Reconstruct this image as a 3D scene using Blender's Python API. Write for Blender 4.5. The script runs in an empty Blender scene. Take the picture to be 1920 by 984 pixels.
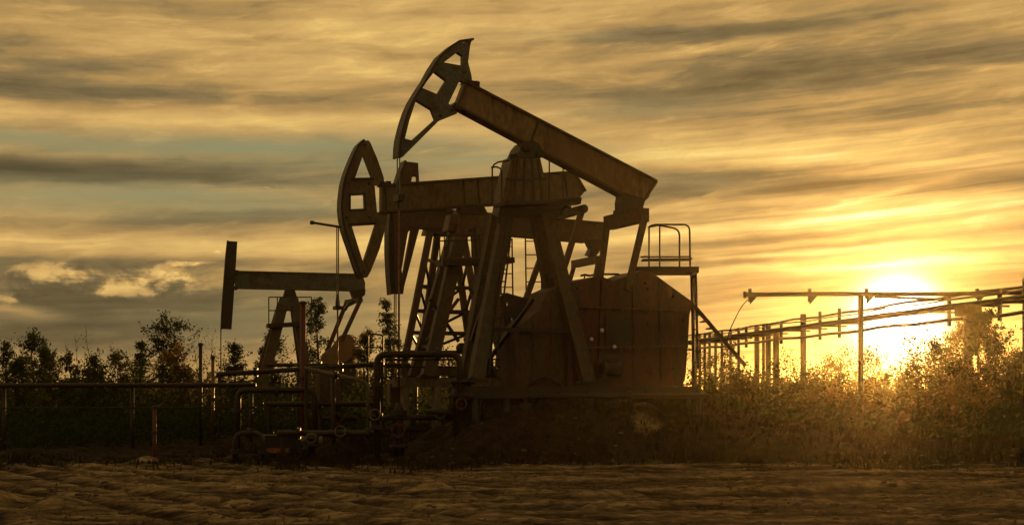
import bpy, bmesh, math, random
from mathutils import Vector, Matrix, noise
from mathutils.geometry import tessellate_polygon

random.seed(11)
scene = bpy.context.scene
col = scene.collection
R = math.radians

# ------------------------------------------------------------------ camera
F, HZ, CH = 2600.0, 735.0, 1.7          # focal length in photo pixels, horizon row, eye height
cam_d = bpy.data.cameras.new('camera')
cam = bpy.data.objects.new('camera', cam_d); col.objects.link(cam)
cam.location = (0, 0, CH); cam.rotation_euler = (R(90), 0, 0)
cam_d.sensor_width = 36; cam_d.lens = 36 * F / 1920
cam_d.shift_y = (HZ - 492) / 1920
cam_d.clip_start = 0.1; cam_d.clip_end = 6000
scene.camera = cam

# ------------------------------------------------------------------ view
scene.view_settings.view_transform = 'Standard'
scene.view_settings.look = 'None'
scene.view_settings.exposure = 0
scene.view_settings.gamma = 1
scene.cycles.use_denoising = True
scene.cycles.max_bounces = 6
scene.cycles.volume_bounces = 0

# ------------------------------------------------------------------ sun
SUN_AZ = math.atan((1684 - 960) / F)
SUN_EL = math.atan((HZ - 600) / F * math.cos(SUN_AZ))
SUN = Vector((math.sin(SUN_AZ) * math.cos(SUN_EL), math.cos(SUN_AZ) * math.cos(SUN_EL), math.sin(SUN_EL)))
sun_d = bpy.data.lights.new('sun', 'SUN')
sun_d.energy = 4.6; sun_d.angle = R(0.6); sun_d.color = (1.0, 0.55, 0.14)
sun = bpy.data.objects.new('sun', sun_d); col.objects.link(sun)
sun.rotation_euler = (-SUN).to_track_quat('-Z', 'Y').to_euler()

# ------------------------------------------------------------------ world: hazy evening sky with layered cloud
world = bpy.data.worlds.new('World'); scene.world = world; world.use_nodes = True
wt = world.node_tree; wt.nodes.clear()

class S:
    """a float socket with arithmetic"""
    def __init__(s, k): s.k = k
    def __add__(s, o): return op('ADD', s, o)
    __radd__ = __add__
    def __sub__(s, o): return op('SUBTRACT', s, o)
    def __rsub__(s, o): return op('SUBTRACT', o, s)
    def __mul__(s, o): return op('MULTIPLY', s, o)
    __rmul__ = __mul__
    def __truediv__(s, o): return op('DIVIDE', s, o)

def op(kind, *a, clamp=False):
    n = wt.nodes.new('ShaderNodeMath'); n.operation = kind; n.use_clamp = clamp
    for i, x in enumerate(a):
        if isinstance(x, S): wt.links.new(x.k, n.inputs[i])
        else: n.inputs[i].default_value = float(x)
    return S(n.outputs[0])

def smooth(x, a, b):
    n = wt.nodes.new('ShaderNodeMapRange'); n.interpolation_type = 'SMOOTHSTEP'
    wt.links.new(x.k, n.inputs[0]); n.inputs[1].default_value = a; n.inputs[2].default_value = b
    return S(n.outputs[0])

def nz(x, y, z, detail=6, rough=0.55, dist=0.0):
    c = wt.nodes.new('ShaderNodeCombineXYZ')
    for i, k in enumerate((x, y, z)):
        if isinstance(k, S): wt.links.new(k.k, c.inputs[i])
        else: c.inputs[i].default_value = k
    n = wt.nodes.new('ShaderNodeTexNoise'); n.noise_dimensions = '3D'
    n.inputs['Scale'].default_value = 1.0; n.inputs['Detail'].default_value = detail
    n.inputs['Roughness'].default_value = rough; n.inputs['Distortion'].default_value = dist
    wt.links.new(c.outputs[0], n.inputs['Vector'])
    return S(n.outputs[0])

def ramp(x, stops):
    n = wt.nodes.new('ShaderNodeValToRGB'); e = n.color_ramp.elements
    while len(e) < len(stops): e.new(0.5)
    for q, (p, c) in zip(e, stops): q.position = p; q.color = (*c, 1)
    wt.links.new(x.k, n.inputs[0]); return n.outputs[0]

def mixc(f, a, b, mode='MIX'):
    n = wt.nodes.new('ShaderNodeMix'); n.data_type = 'RGBA'; n.blend_type = mode; n.clamp_result = False
    for i, x in ((0, f), (6, a), (7, b)):
        if isinstance(x, S): wt.links.new(x.k, n.inputs[i])
        elif isinstance(x, bpy.types.NodeSocket): wt.links.new(x, n.inputs[i])
        elif i == 0: n.inputs[0].default_value = x
        else: n.inputs[i].default_value = (*x, 1)
    return n.outputs[2]

tc = wt.nodes.new('ShaderNodeTexCoord')
sp = wt.nodes.new('ShaderNodeSeparateXYZ'); wt.links.new(tc.outputs['Generated'], sp.inputs[0])
dx, dy, dz = (S(sp.outputs[i]) for i in range(3))
U = op('ARCTAN2', dx, dy) * F                 # direction round the horizon, and up from it
V = op('ARCSINE', dz) * F
# slow warps so that cloud edges wander
w1 = nz(U / 420, V / 130, 3.1, 4, 0.6) - 0.5
w2 = nz(U / 380, V / 90, 9.7, 4, 0.55) - 0.5
Uw = U + w1 * 170
Vw = V + w2 * 44
Vt = Vw - U * 0.04                            # decks lie a little tilted towards the sun
st1 = nz(Uw / 700, Vt / 60, 1.0, 6, 0.50)     # broad decks
st2 = nz((U + w1 * 60) / 420, (V + w2 * 16 - U * 0.04) / 13, 5.0, 6, 0.55)      # fine streaks
st3 = nz(Uw / 80 + w2 * 3, Vw / 36, 12.0, 7, 0.6)   # ripples
st5 = nz((U + w1 * 110) / 190, (V + w2 * 34 - U * 0.07) / 34, 61.0, 7, 0.6, 0.3)   # combed-out cirrus
st4 = nz(Uw / 520, (V + w2 * 22 - U * 0.075) / 17, 44.0, 5, 0.5)   # thin decks crossing the low sun
hi = smooth(V, 650, 1900)                     # towards the zenith

def blob(px, py, sx, sy, amp, rot=0.0, U_=None, V_=None):
    """one cloud bank or clear gap at its own bearing and height (half-widths sx, sy), turned by rot"""
    az = math.atan((px - 960) / F)
    el = math.atan((HZ - py) / F * math.cos(az))
    a = (U_ or Uw) - az * F; b = (V_ or Vw) - el * F
    c, s = math.cos(rot), math.sin(rot)
    p = (a * c + b * s) / sx; q = (b * c - a * s) / sy
    return op('EXPONENT', op('MULTIPLY', p * p + q * q, -1.0)) * amp

# light: warm bright, dark: grey decks
banks = [
    # px, py, half width, half height, amplitude, tilt
    (60, 316, 560, 24, -0.40, 0.0), (40, 140, 220, 60, -0.10, 0.0), (250, 180, 420, 26, -0.10, 0.0),
    (260, 226, 620, 17, 0.17, 0.0), (300, 75, 330, 30, 0.10, 0.03), (760, 90, 300, 60, 0.09, 0.05), (620, 225, 240, 16, 0.06, 0.0),
    (90, 590, 240, 60, -0.21, 0.0), (330, 595, 340, 66, -0.25, 0.0), (480, 405, 250, 11, -0.17, 0.05),
    (560, 503, 170, 13, -0.22, 0.0), (320, 452, 330, 20, 0.13, 0.04), (720, 455, 220, 34, 0.15, 0.02), (520, 470, 200, 22, 0.10, 0.0),
    (40, 588, 70, 14, 0.34, -0.1), (30, 450, 130, 13, 0.12, 0.0), (560, 640, 260, 60, -0.04, 0.0), (180, 490, 260, 10, -0.14, 0.03),
    (1600, 130, 460, 42, -0.23, 0.02), (1250, 72, 330, 20, -0.17, 0.05), (1480, 58, 230, 14, -0.13, 0.0),
    (1330, 165, 300, 26, -0.16, 0.0), (1840, 90, 200, 60, -0.08, 0.0), (1750, 215, 380, 34, -0.12, 0.0), (1250, 205, 260, 26, -0.10, 0.0),
    (1330, 92, 230, 10, 0.14, 0.14), (1830, 128, 110, 9, 0.14, -0.05), (1090, 110, 200, 60, 0.06, 0.0),
    (1480, 283, 330, 24, 0.28, 0.0), (1700, 298, 260, 22, 0.16, -0.06), (1150, 255, 220, 40, 0.09, 0.0),
    (1330, 330, 250, 16, -0.26, 0.0), (1560, 345, 480, 18, -0.32, 0.02), (1850, 348, 200, 18, -0.22, 0.05),
    (1330, 372, 130, 9, 0.20, 0.18), (1650, 370, 100, 9, 0.26, 0.24),
    (1560, 408, 520, 12, 0.34, 0.08), (1790, 405, 330, 14, 0.30, 0.08), (1470, 441, 300, 8, -0.34, 0.07),
    (1800, 434, 260, 7, -0.30, 0.06), (1640, 465, 420, 12, 0.30, 0.05), (1420, 485, 260, 9, -0.30, 0.03), (1850, 458, 160, 6, -0.28, 0.04),
    (1880, 525, 200, 24, -0.26, 0.10), (1655, 492, 190, 15, 0.30, 0.0), (1430, 525, 220, 16, -0.16, 0.02), (1440, 600, 330, 40, 0.05, 0.0), (1400, 505, 300, 7, 0.24, 0.05),
]
Lf = op("ADD", 0.50, smooth(st1, 0.36, 0.63) * 0.15)
Lf = Lf + (st2 - 0.5) * 0.17 + (st3 - 0.5) * 0.20 + smooth(st5, 0.5, 0.72) * 0.15 - smooth(st5, 0.5, 0.3) * 0.10
for b in banks: Lf = Lf + blob(*b[:4], b[4] * 1.18, b[5])
# heaped cloud low down with lit edges
puff = nz(Uw / 80, Vw / 50, 27.0, 8, 0.6)
pm = op('MINIMUM', blob(140, 528, 150, 38, 1.0) + blob(305, 525, 120, 36, 1.0) + blob(30, 560, 70, 14, 0.7) + blob(650, 382, 60, 12, 0.9) + blob(500, 350, 70, 7, 1.0) + blob(385, 468, 36, 8, 1.0) + blob(355, 492, 40, 5, 0.9), 1.0)
Lf = Lf + smooth(puff + pm * 0.25, 0.66, 0.86) * pm * 0.55 - smooth(nz(Uw / 80, (Vw + 20) / 50, 27.0, 6, 0.6) + pm * 0.2, 0.55, 0.8) * pm * 0.16
wisp = nz(Uw / 130, (Vt - U * 0.16) / 13, 33.0, 7, 0.65)
wm = op('MINIMUM', blob(1290, 366, 170, 22, 1.0) + blob(1640, 372, 110, 18, 1.0) + blob(1350, 90, 300, 30, 0.8) + blob(1850, 130, 120, 16, 0.7) + blob(480, 60, 300, 40, 0.6) + blob(820, 285, 120, 14, 0.8), 1.0)
Lf = Lf + smooth(wisp + wm * 0.2, 0.62, 0.86) * wm * 0.26
# angle from the sun
vm = wt.nodes.new('ShaderNodeVectorMath'); vm.operation = 'DOT_PRODUCT'
wt.links.new(tc.outputs['Generated'], vm.inputs[0]); vm.inputs[1].default_value = SUN
ang = op('ARCCOSINE', op('MINIMUM', S(vm.outputs['Value']), 1.0)) * (180 / math.pi)
near = op('EXPONENT', op('MULTIPLY', ang, -1 / 6.5))
Lf = Lf + near * 0.17 + (smooth(st4, 0.36, 0.60) - 0.46) * op('EXPONENT', op('MULTIPLY', ang * ang, -1 / 9.0 ** 2)) * 0.42
Lf = Lf - hi * 0.12 - smooth(ang, 12, 110) * 0.18
cloud = ramp(op('MULTIPLY', Lf, 0.72, clamp=True), [
    (0.0, (0.080, 0.060, 0.028)), (0.16, (0.140, 0.102, 0.045)), (0.28, (0.240, 0.168, 0.070)),
    (0.40, (0.455, 0.276, 0.092)), (0.52, (0.65, 0.398, 0.130)), (0.66, (0.88, 0.58, 0.17)), (0.82, (1.05, 0.82, 0.32)), (1.0, (1.2, 1.08, 0.74))])
# clear gaps: the sky behind the decks
sky = wt.nodes.new('ShaderNodeTexSky'); sky.sky_type = 'NISHITA'; sky.sun_disc = False
sky.sun_elevation = SUN_EL; sky.sun_rotation = SUN_AZ; sky.air_density = 1.4; sky.dust_density = 2.0
skym = wt.nodes.new('ShaderNodeVectorMath'); skym.operation = 'SCALE'; wt.links.new(sky.outputs[0], skym.inputs[0]); skym.inputs[3].default_value = 0.10
gap = (blob(200, 266, 640, 17, 0.95) + blob(300, 376, 420, 34, 0.95) + blob(880, 290, 260, 38, 0.85) + blob(640, 300, 260, 30, 0.7)
       + blob(1190, 210, 180, 22, 0.35) + blob(1270, 345, 150, 18, 0.45) + blob(560, 600, 320, 44, 0.35) + blob(1150, 70, 200, 12, 0.3))
gap = op('MULTIPLY', gap * (smooth(st1 * 0.6 + st2 * 0.4, 0.34, 0.58) * 0.7 + 0.3), 0.9, clamp=True)
gapc = mixc(0.90, skym.outputs[0], (0.255, 0.265, 0.135))
cc = mixc(gap, cloud, gapc)
# the low sun itself burning through thin cloud
g1 = op('EXPONENT', op('MULTIPLY', ang * ang, -1 / (1.12 ** 2))) * 10.0
g2 = op('EXPONENT', op('MULTIPLY', ang, -1 / 1.6)) * 0.55
g3 = op('EXPONENT', op('MULTIPLY', ang, -1 / 6.5)) * 0.03
def tint(v, c):
    n = wt.nodes.new('ShaderNodeVectorMath'); n.operation = 'SCALE'; n.inputs[0].default_value = c
    wt.links.new(v.k, n.inputs[3]); return n.outputs[0]
for v, c in ((g1, (1.0, 0.92, 0.72)), (g2, (1.0, 0.78, 0.36)), (g3, (1.0, 0.58, 0.10))):
    cc = mixc(1.0, cc, tint(v, c), 'ADD')
ten = wt.nodes.new('ShaderNodeVectorMath'); ten.operation = 'SCALE'; wt.links.new(cc, ten.inputs[0]); ten.inputs[3].default_value = 10.0
bg = wt.nodes.new('ShaderNodeBackground'); wt.links.new(ten.outputs[0], bg.inputs[0]); bg.inputs[1].default_value = 0.1
wo = wt.nodes.new('ShaderNodeOutputWorld'); wt.links.new(bg.outputs[0], wo.inputs[0])

# ================================================================== materials
def mat(name, base, other=None, amt=0.5, scale=3.0, rough=0.6, metal=0.0, bump=0.15, streak=1.0, third=None):
    """weathered surface: base colour broken up by patches of another colour, fine grain, relief"""
    m = bpy.data.materials.new(name); m.use_nodes = True
    t = m.node_tree; b = t.nodes['Principled BSDF']; L = t.links.new
    other = other or tuple(c * 0.55 for c in base)
    c = t.nodes.new('ShaderNodeTexCoord'); mp = t.nodes.new('ShaderNodeMapping'); L(c.outputs['Object'], mp.inputs[0])
    mp.inputs['Scale'].default_value = (1, 1, 1 / streak)
    n = t.nodes.new('ShaderNodeTexNoise'); n.inputs['Scale'].default_value = scale; n.inputs['Detail'].default_value = 7; n.inputs['Roughness'].default_value = 0.65
    L(mp.outputs[0], n.inputs['Vector'])
    r = t.nodes.new('ShaderNodeValToRGB'); L(n.outputs[0], r.inputs[0])
    r.color_ramp.elements[0].position = 0.62 - amt * 0.35; r.color_ramp.elements[1].position = 0.74 - amt * 0.25
    r.color_ramp.elements[0].color = (0, 0, 0, 1); r.color_ramp.elements[1].color = (1, 1, 1, 1)
    x = t.nodes.new('ShaderNodeMix'); x.data_type = 'RGBA'; L(r.outputs[0], x.inputs[0])
    x.inputs[6].default_value = (*base, 1); x.inputs[7].default_value = (*other, 1)
    n2 = t.nodes.new('ShaderNodeTexNoise'); n2.inputs['Scale'].default_value = scale * 7; n2.inputs['Detail'].default_value = 5
    L(mp.outputs[0], n2.inputs['Vector'])
    r2 = t.nodes.new('ShaderNodeMapRange'); L(n2.outputs[0], r2.inputs[0]); r2.inputs[1].default_value = 0.3; r2.inputs[2].default_value = 0.7; r2.inputs[3].default_value = 0.62; r2.inputs[4].default_value = 1.25
    y = t.nodes.new('ShaderNodeVectorMath'); y.operation = 'SCALE'; L(x.outputs[2], y.inputs[0]); L(r2.outputs[0], y.inputs[3])
    last = y.outputs[0]
    if third:
        n3 = t.nodes.new('ShaderNodeTexNoise'); n3.inputs['Scale'].default_value = scale * 0.23; n3.inputs['Detail'].default_value = 4; L(mp.outputs[0], n3.inputs['Vector'])
        r3 = t.nodes.new('ShaderNodeMapRange'); L(n3.outputs[0], r3.inputs[0]); r3.inputs[1].default_value = 0.45; r3.inputs[2].default_value = 0.62
        z = t.nodes.new('ShaderNodeMix'); z.data_type = 'RGBA'; L(r3.outputs[0], z.inputs[0]); L(last, z.inputs[6]); z.inputs[7].default_value = (*third, 1); last = z.outputs[2]
    L(last, b.inputs['Base Color'])
    b.inputs['Roughness'].default_value = rough; b.inputs['Metallic'].default_value = metal
    if bump:
        bp = t.nodes.new('ShaderNodeBump'); bp.inputs['Strength'].default_value = bump; bp.inputs['Distance'].default_value = 0.03
        L(n2.outputs[0], bp.inputs['Height']); L(bp.outputs[0], b.inputs['Normal'])
    return m

def leafmat(name, c1, c2, trans=0.45):
    m = bpy.data.materials.new(name); m.use_nodes = True; t = m.node_tree; L = t.links.new
    t.nodes.remove(t.nodes['Principled BSDF']); out = t.nodes['Material Output']
    g = t.nodes.new('ShaderNodeTexCoord'); n = t.nodes.new('ShaderNodeTexNoise'); n.inputs['Scale'].default_value = 2.3; n.inputs['Detail'].default_value = 4
    L(g.outputs['Object'], n.inputs['Vector'])
    r = t.nodes.new('ShaderNodeValToRGB'); L(n.outputs[0], r.inputs[0])
    r.color_ramp.elements[0].position = 0.35; r.color_ramp.elements[1].position = 0.65
    r.color_ramp.elements[0].color = (*c1, 1); r.color_ramp.elements[1].color = (*c2, 1)
    d = t.nodes.new('ShaderNodeBsdfDiffuse'); tr = t.nodes.new('ShaderNodeBsdfTranslucent'); x = t.nodes.new('ShaderNodeMixShader')
    L(r.outputs[0], d.inputs[0]); L(r.outputs[0], tr.inputs[0]); x.inputs[0].default_value = trans
    L(d.outputs[0], x.inputs[1]); L(tr.outputs[0], x.inputs[2]); L(x.outputs[0], out.inputs[0])
    return m

RUST = (0.11, 0.045, 0.018)
M = {}
M['legpaint'] = mat('leg_paint', (0.085, 0.06, 0.03), RUST, 0.45, 1.8, 0.6, streak=2.0)
M['ochre'] = mat('ochre_paint', (0.27, 0.165, 0.068), RUST, 0.45, 1.6, 0.55, streak=2.5, third=(0.23, 0.12, 0.05))
M['olive'] = mat('olive_paint', (0.15, 0.108, 0.045), RUST, 0.40, 1.8, 0.55, streak=2.0)
M['greygreen'] = mat('grey_green_paint', (0.11, 0.11, 0.082), (0.07, 0.045, 0.025), 0.40, 2.2, 0.55)
M['brown'] = mat('brown_paint', (0.085, 0.05, 0.023), RUST, 0.5, 1.8, 0.6, streak=2.0)
M['dark'] = mat('dark_oily_steel', (0.034, 0.026, 0.018), (0.055, 0.028, 0.013), 0.5, 3.0, 0.5, 0.2)
M['redrust'] = mat('rust_red_paint', (0.10, 0.022, 0.010), (0.045, 0.018, 0.010), 0.55, 3.2, 0.6, streak=5.0)
M['pipe'] = mat('rusty_pipe', (0.040, 0.027, 0.017), (0.06, 0.026, 0.012), 0.5, 4.0, 0.5, 0.3)
M['rod'] = mat('bright_rod', (0.22, 0.11, 0.06), RUST, 0.35, 6.0, 0.35, 0.6)
M['cable'] = mat('steel_cable', (0.22, 0.19, 0.13), (0.1, 0.08, 0.05), 0.4, 9.0, 0.45, 0.5)
M['redpole'] = mat('red_pole_paint', (0.15, 0.03, 0.016), RUST, 0.4, 5.0, 0.5)
M['pale'] = mat('pale_grey_steel', (0.17, 0.135, 0.085), (0.12, 0.08, 0.045), 0.45, 2.5, 0.6, streak=2.5)
M['concrete'] = mat('weathered_concrete', (0.25, 0.21, 0.15), (0.14, 0.11, 0.075), 0.5, 2.5, 0.9)
M['orange'] = mat('orange_paint', (0.40, 0.14, 0.03), RUST, 0.4, 4.0, 0.55)
M['bark'] = mat('bark', (0.10, 0.068, 0.042), (0.05, 0.035, 0.022), 0.5, 9.0, 0.9)
M['palebark'] = mat('pale_bark', (0.26, 0.19, 0.11), (0.07, 0.05, 0.03), 0.4, 8.0, 0.85)
M['leafdark'] = leafmat('dark_green_leaf', (0.035, 0.045, 0.016), (0.065, 0.075, 0.024), 0.3)
M['leaf'] = leafmat('green_leaf', (0.055, 0.062, 0.018), (0.11, 0.10, 0.028), 0.45)
M['leafgold'] = leafmat('autumn_leaf', (0.12, 0.085, 0.022), (0.19, 0.115, 0.03), 0.5)
M['weed'] = leafmat('dry_weed', (0.06, 0.045, 0.017), (0.11, 0.075, 0.027), 0.45)
M['shadeweed'] = leafmat('shade_dark_weed', (0.030, 0.022, 0.009), (0.06, 0.042, 0.017), 0.3)  # darker copy of the weed, with the bank's shade put into its colour
M['straw'] = leafmat('straw', (0.16, 0.115, 0.055), (0.24, 0.17, 0.08), 0.3)
M['lens'] = mat('lamp_glass', (0.7, 0.66, 0.55), (0.6, 0.55, 0.45), 0.3, 5, 0.25, 0.0, 0)

# ================================================================== geometry helpers
class MB:
    """collects shapes; build() links them as ONE mesh object"""
    def __init__(s): s.v = []; s.f = []
    def add(s, vs, fs):
        o = len(s.v); s.v += [tuple(v) for v in vs]; s.f += [tuple(i + o for i in f) for f in fs]; return s
    def box(s, c, size, rz=0.0):
        c = Vector(c); hx, hy, hz_ = (k / 2 for k in size); cr, sr = math.cos(rz), math.sin(rz)
        vs = []
        for z in (-hz_, hz_):
            for x, y in ((-hx, -hy), (hx, -hy), (hx, hy), (-hx, hy)): vs.append(c + Vector((x * cr - y * sr, x * sr + y * cr, z)))
        return s.add(vs, [(3, 2, 1, 0), (4, 5, 6, 7), (0, 1, 5, 4), (1, 2, 6, 5), (2, 3, 7, 6), (3, 0, 4, 7)])
    def bar(s, p, q, w, h, w2=None, h2=None, up=(0, 1, 0)):
        """rectangular bar from p to q; w across 'up', h along it"""
        p = Vector(p); q = Vector(q); d = (q - p).normalized(); up = Vector(up)
        if abs(d.dot(up)) > 0.97: up = Vector((1, 0, 0))
        a = d.cross(up).normalized(); b = a.cross(d).normalized(); vs = []
        for c, ww, hh in ((p, w, h), (q, w2 or w, h2 or h)):
            for x, y in ((-1, -1), (1, -1), (1, 1), (-1, 1)): vs.append(c + a * (x * ww / 2) + b * (y * hh / 2))
        return s.add(vs, [(0, 1, 2, 3), (7, 6, 5, 4), (4, 5, 1, 0), (5, 6, 2, 1), (6, 7, 3, 2), (7, 4, 0, 3)])
    def tube(s, pts, r, n=8, r2=None):
        pts = [Vector(p) for p in pts]; vs = []; fs = []; m = len(pts); prev = None
        for i, p in enumerate(pts):
            d = (pts[min(i + 1, m - 1)] - pts[max(i - 1, 0)]).normalized()
            a = prev - d * prev.dot(d) if prev else d.orthogonal()
            if a.length < 1e-5: a = d.orthogonal()
            a.normalize(); prev = a; b = d.cross(a)
            rr = r if r2 is None else r + (r2 - r) * i / max(1, m - 1)
            for k in range(n):
                t = 2 * math.pi * k / n; vs.append(p + a * (rr * math.cos(t)) + b * (rr * math.sin(t)))
        for i in range(m - 1):
            for k in range(n):
                k2 = (k + 1) % n; fs.append((i * n + k, i * n + k2, (i + 1) * n + k2, (i + 1) * n + k))
        fs.append(tuple(range(n - 1, -1, -1))); fs.append(tuple((m - 1) * n + k for k in range(n)))
        return s.add(vs, fs)
    def lathe(s, c, prof, n=16, axis=(0, 0, 1)):
        """rings (radius, height) along an axis from c"""
        ax = Vector(axis).normalized(); a = ax.orthogonal().normalized(); b = ax.cross(a); c = Vector(c); vs = []; fs = []
        for r, h in prof:
            for k in range(n):
                t = 2 * math.pi * k / n; vs.append(c + ax * h + a * (r * math.cos(t)) + b * (r * math.sin(t)))
        for i in range(len(prof) - 1):
            for k in range(n):
                k2 = (k + 1) % n; fs.append((i * n + k, i * n + k2, (i + 1) * n + k2, (i + 1) * n + k))
        fs.append(tuple(range(n - 1, -1, -1))); fs.append(tuple((len(prof) - 1) * n + k for k in range(n)))
        return s.add(vs, fs)
    def plate(s, loops, y0, y1):
        """flat plate in the xz plane with holes; loops are lists of (x, z); y0 nearer the eye than y1"""
        def area(l): return sum(l[i][0] * l[(i + 1) % len(l)][1] - l[(i + 1) % len(l)][0] * l[i][1] for i in range(len(l)))
        ls = []
        for i, l in enumerate(loops):
            l = [(p[0], p[1]) for p in l]
            if (area(l) > 0) != (i == 0): l.reverse()
            ls.append(l)
        tris = tessellate_polygon([[Vector((x, z, 0)) for x, z in l] for l in ls])
        flat = [p for l in ls for p in l]; n = len(flat)
        vs = [(x, y0, z) for x, z in flat] + [(x, y1, z) for x, z in flat]; fs = []
        for t in tris:
            (ax, az), (bx, bz), (cx, cz) = (flat[i] for i in t)
            if (bx - ax) * (cz - az) - (cx - ax) * (bz - az) < 0: t = t[::-1]
            fs.append(tuple(t)); fs.append(tuple(i + n for i in reversed(t)))
        o = 0
        for l in ls:
            k = len(l)
            for i in range(k):
                a, b = o + i, o + (i + 1) % k
                fs.append((b, a, a + n, b + n))
            o += k
        return s.add(vs, fs)
    def build(s, name, m, parent=None, smooth_=False):
        me = bpy.data.meshes.new(name); me.from_pydata(s.v, [], s.f); me.materials.append(m); me.validate()
        if smooth_: me.shade_auto_smooth(angle=R(40)) if hasattr(me, 'shade_auto_smooth') else [setattr(p, 'use_smooth', True) for p in me.polygons]
        o = bpy.data.objects.new(name, me); col.objects.link(o)
        if parent: o.parent = parent
        return o

def tag(o, label, cat, group=None):
    o['label'] = label; o['category'] = cat
    if group: o['group'] = group
    return o
def thing(name, label, cat, loc=(0, 0, 0), rz=0.0, group=None):
    o = bpy.data.objects.new(name, None); col.objects.link(o); o.location = loc; o.rotation_euler = (0, 0, rz)
    return tag(o, label, cat, group)
def struct(o, kind='structure'): o['kind'] = kind; return o
def copy_tree(o, parent=None):
    c = o.copy(); col.objects.link(c)
    if parent: c.parent = parent
    for ch in list(o.children): copy_tree(ch, c)
    return c
def pt(px, py, Y): return Vector(((px - 960) * Y / F, Y, CH + (HZ - py) * Y / F))

# ================================================================== ground
import numpy as np
def ridge_line(x, y):
    """height of the yard: ruts, push-up ridges, the raised bank the machines stand on"""
    h = 0.0 * x
    bank = 1 / (1 + np.exp(-(y - 33.9 - 0.3 * np.sin(x * 0.45) - 0.3 * np.sin(x * 1.3 + 1)) * 3.6))
    inx = 1 / (1 + np.exp(-(x + 1.3) * 2.2)) * (1 / (1 + np.exp((y - 62) * 0.2)))
    h = h + (1.42 - 1.05 / (1 + np.exp(-(x - 6.8) * 0.9))) * bank * inx
    h = h + 0.45 / (1 + np.exp(-(y - 39.5) * 1.5)) / (1 + np.exp((x + 1.3) * 2.2)) / (1 + np.exp(-(x + 9) * 1.2)) / (1 + np.exp((y - 62) * 0.2))
    # ruts worn by lorries, running from far away on one side towards the eye
    t = x * 0.80 + y * 0.60
    env = 1 / (1 + np.exp((x + 0.5) * 1.1)) / (1 + np.exp((y - 36) * 0.8))
    for c, a in ((9.2, .13), (11.0, .13), (13.6, .10), (15.4, .10), (5.6, .11), (7.4, .11)):
        q = t - c - 0.25 * np.sin(y * 0.35 + c)
        h = h + 0.48 * env * a * (-np.exp(-(q / 0.2) ** 2) + 0.7 * np.exp(-((q - 0.42) / 0.2) ** 2) + 0.5 * np.exp(-((q + 0.42) / 0.2) ** 2))
    # ridges of pushed-up soil across the yard
    for x0, x1, yc, sl, a, w in ((-1.0, 5.2, 26.6, 0.10, .17, .5), (1.2, 8.6, 22.6, 0.34, .22, .5), (4.5, 12.5, 28.5, -0.05, .15, .5), (-6.5, -1.5, 24.0, .05, .12, .4), (-2, 4, 20.3, .1, .12, .45), (7, 14, 20.2, .0, .2, .5), (0, 8, 31.0, .03, .12, .6)):
        yc2 = yc + (x - x0) * sl + 0.3 * np.sin(x * 1.7 + yc)
        e = 1 / (1 + np.exp(-(x - x0) * 1.6)) / (1 + np.exp((x - x1) * 1.6))
        d = y - yc2
        h = h + 0.5 * e * a * np.where(d < 0, np.exp(-(d / (w * 0.45)) ** 2), np.exp(-(d / (w * 2.4)) ** 2))
    # heaps of spoil against the bank
    for cx, cy, r, a in ((0.45, 35.9, 1.0, .62), (1.0, 36.6, 1.2, .5), (-2.0, 36.4, 1.1, .5), (-0.8, 36.9, .8, .4), (-5.2, 38.3, 1.3, .35), (2.6, 37.2, 1.3, .45), (-1.4, 23.9, .55, .18), (-8.0, 21.2, .5, .22), (-6.6, 20.2, .5, .2)):
        h = h + a * np.exp(-((x - cx) ** 2 + (y - cy) ** 2) / (r * r) * 1.6)
    return h

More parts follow.
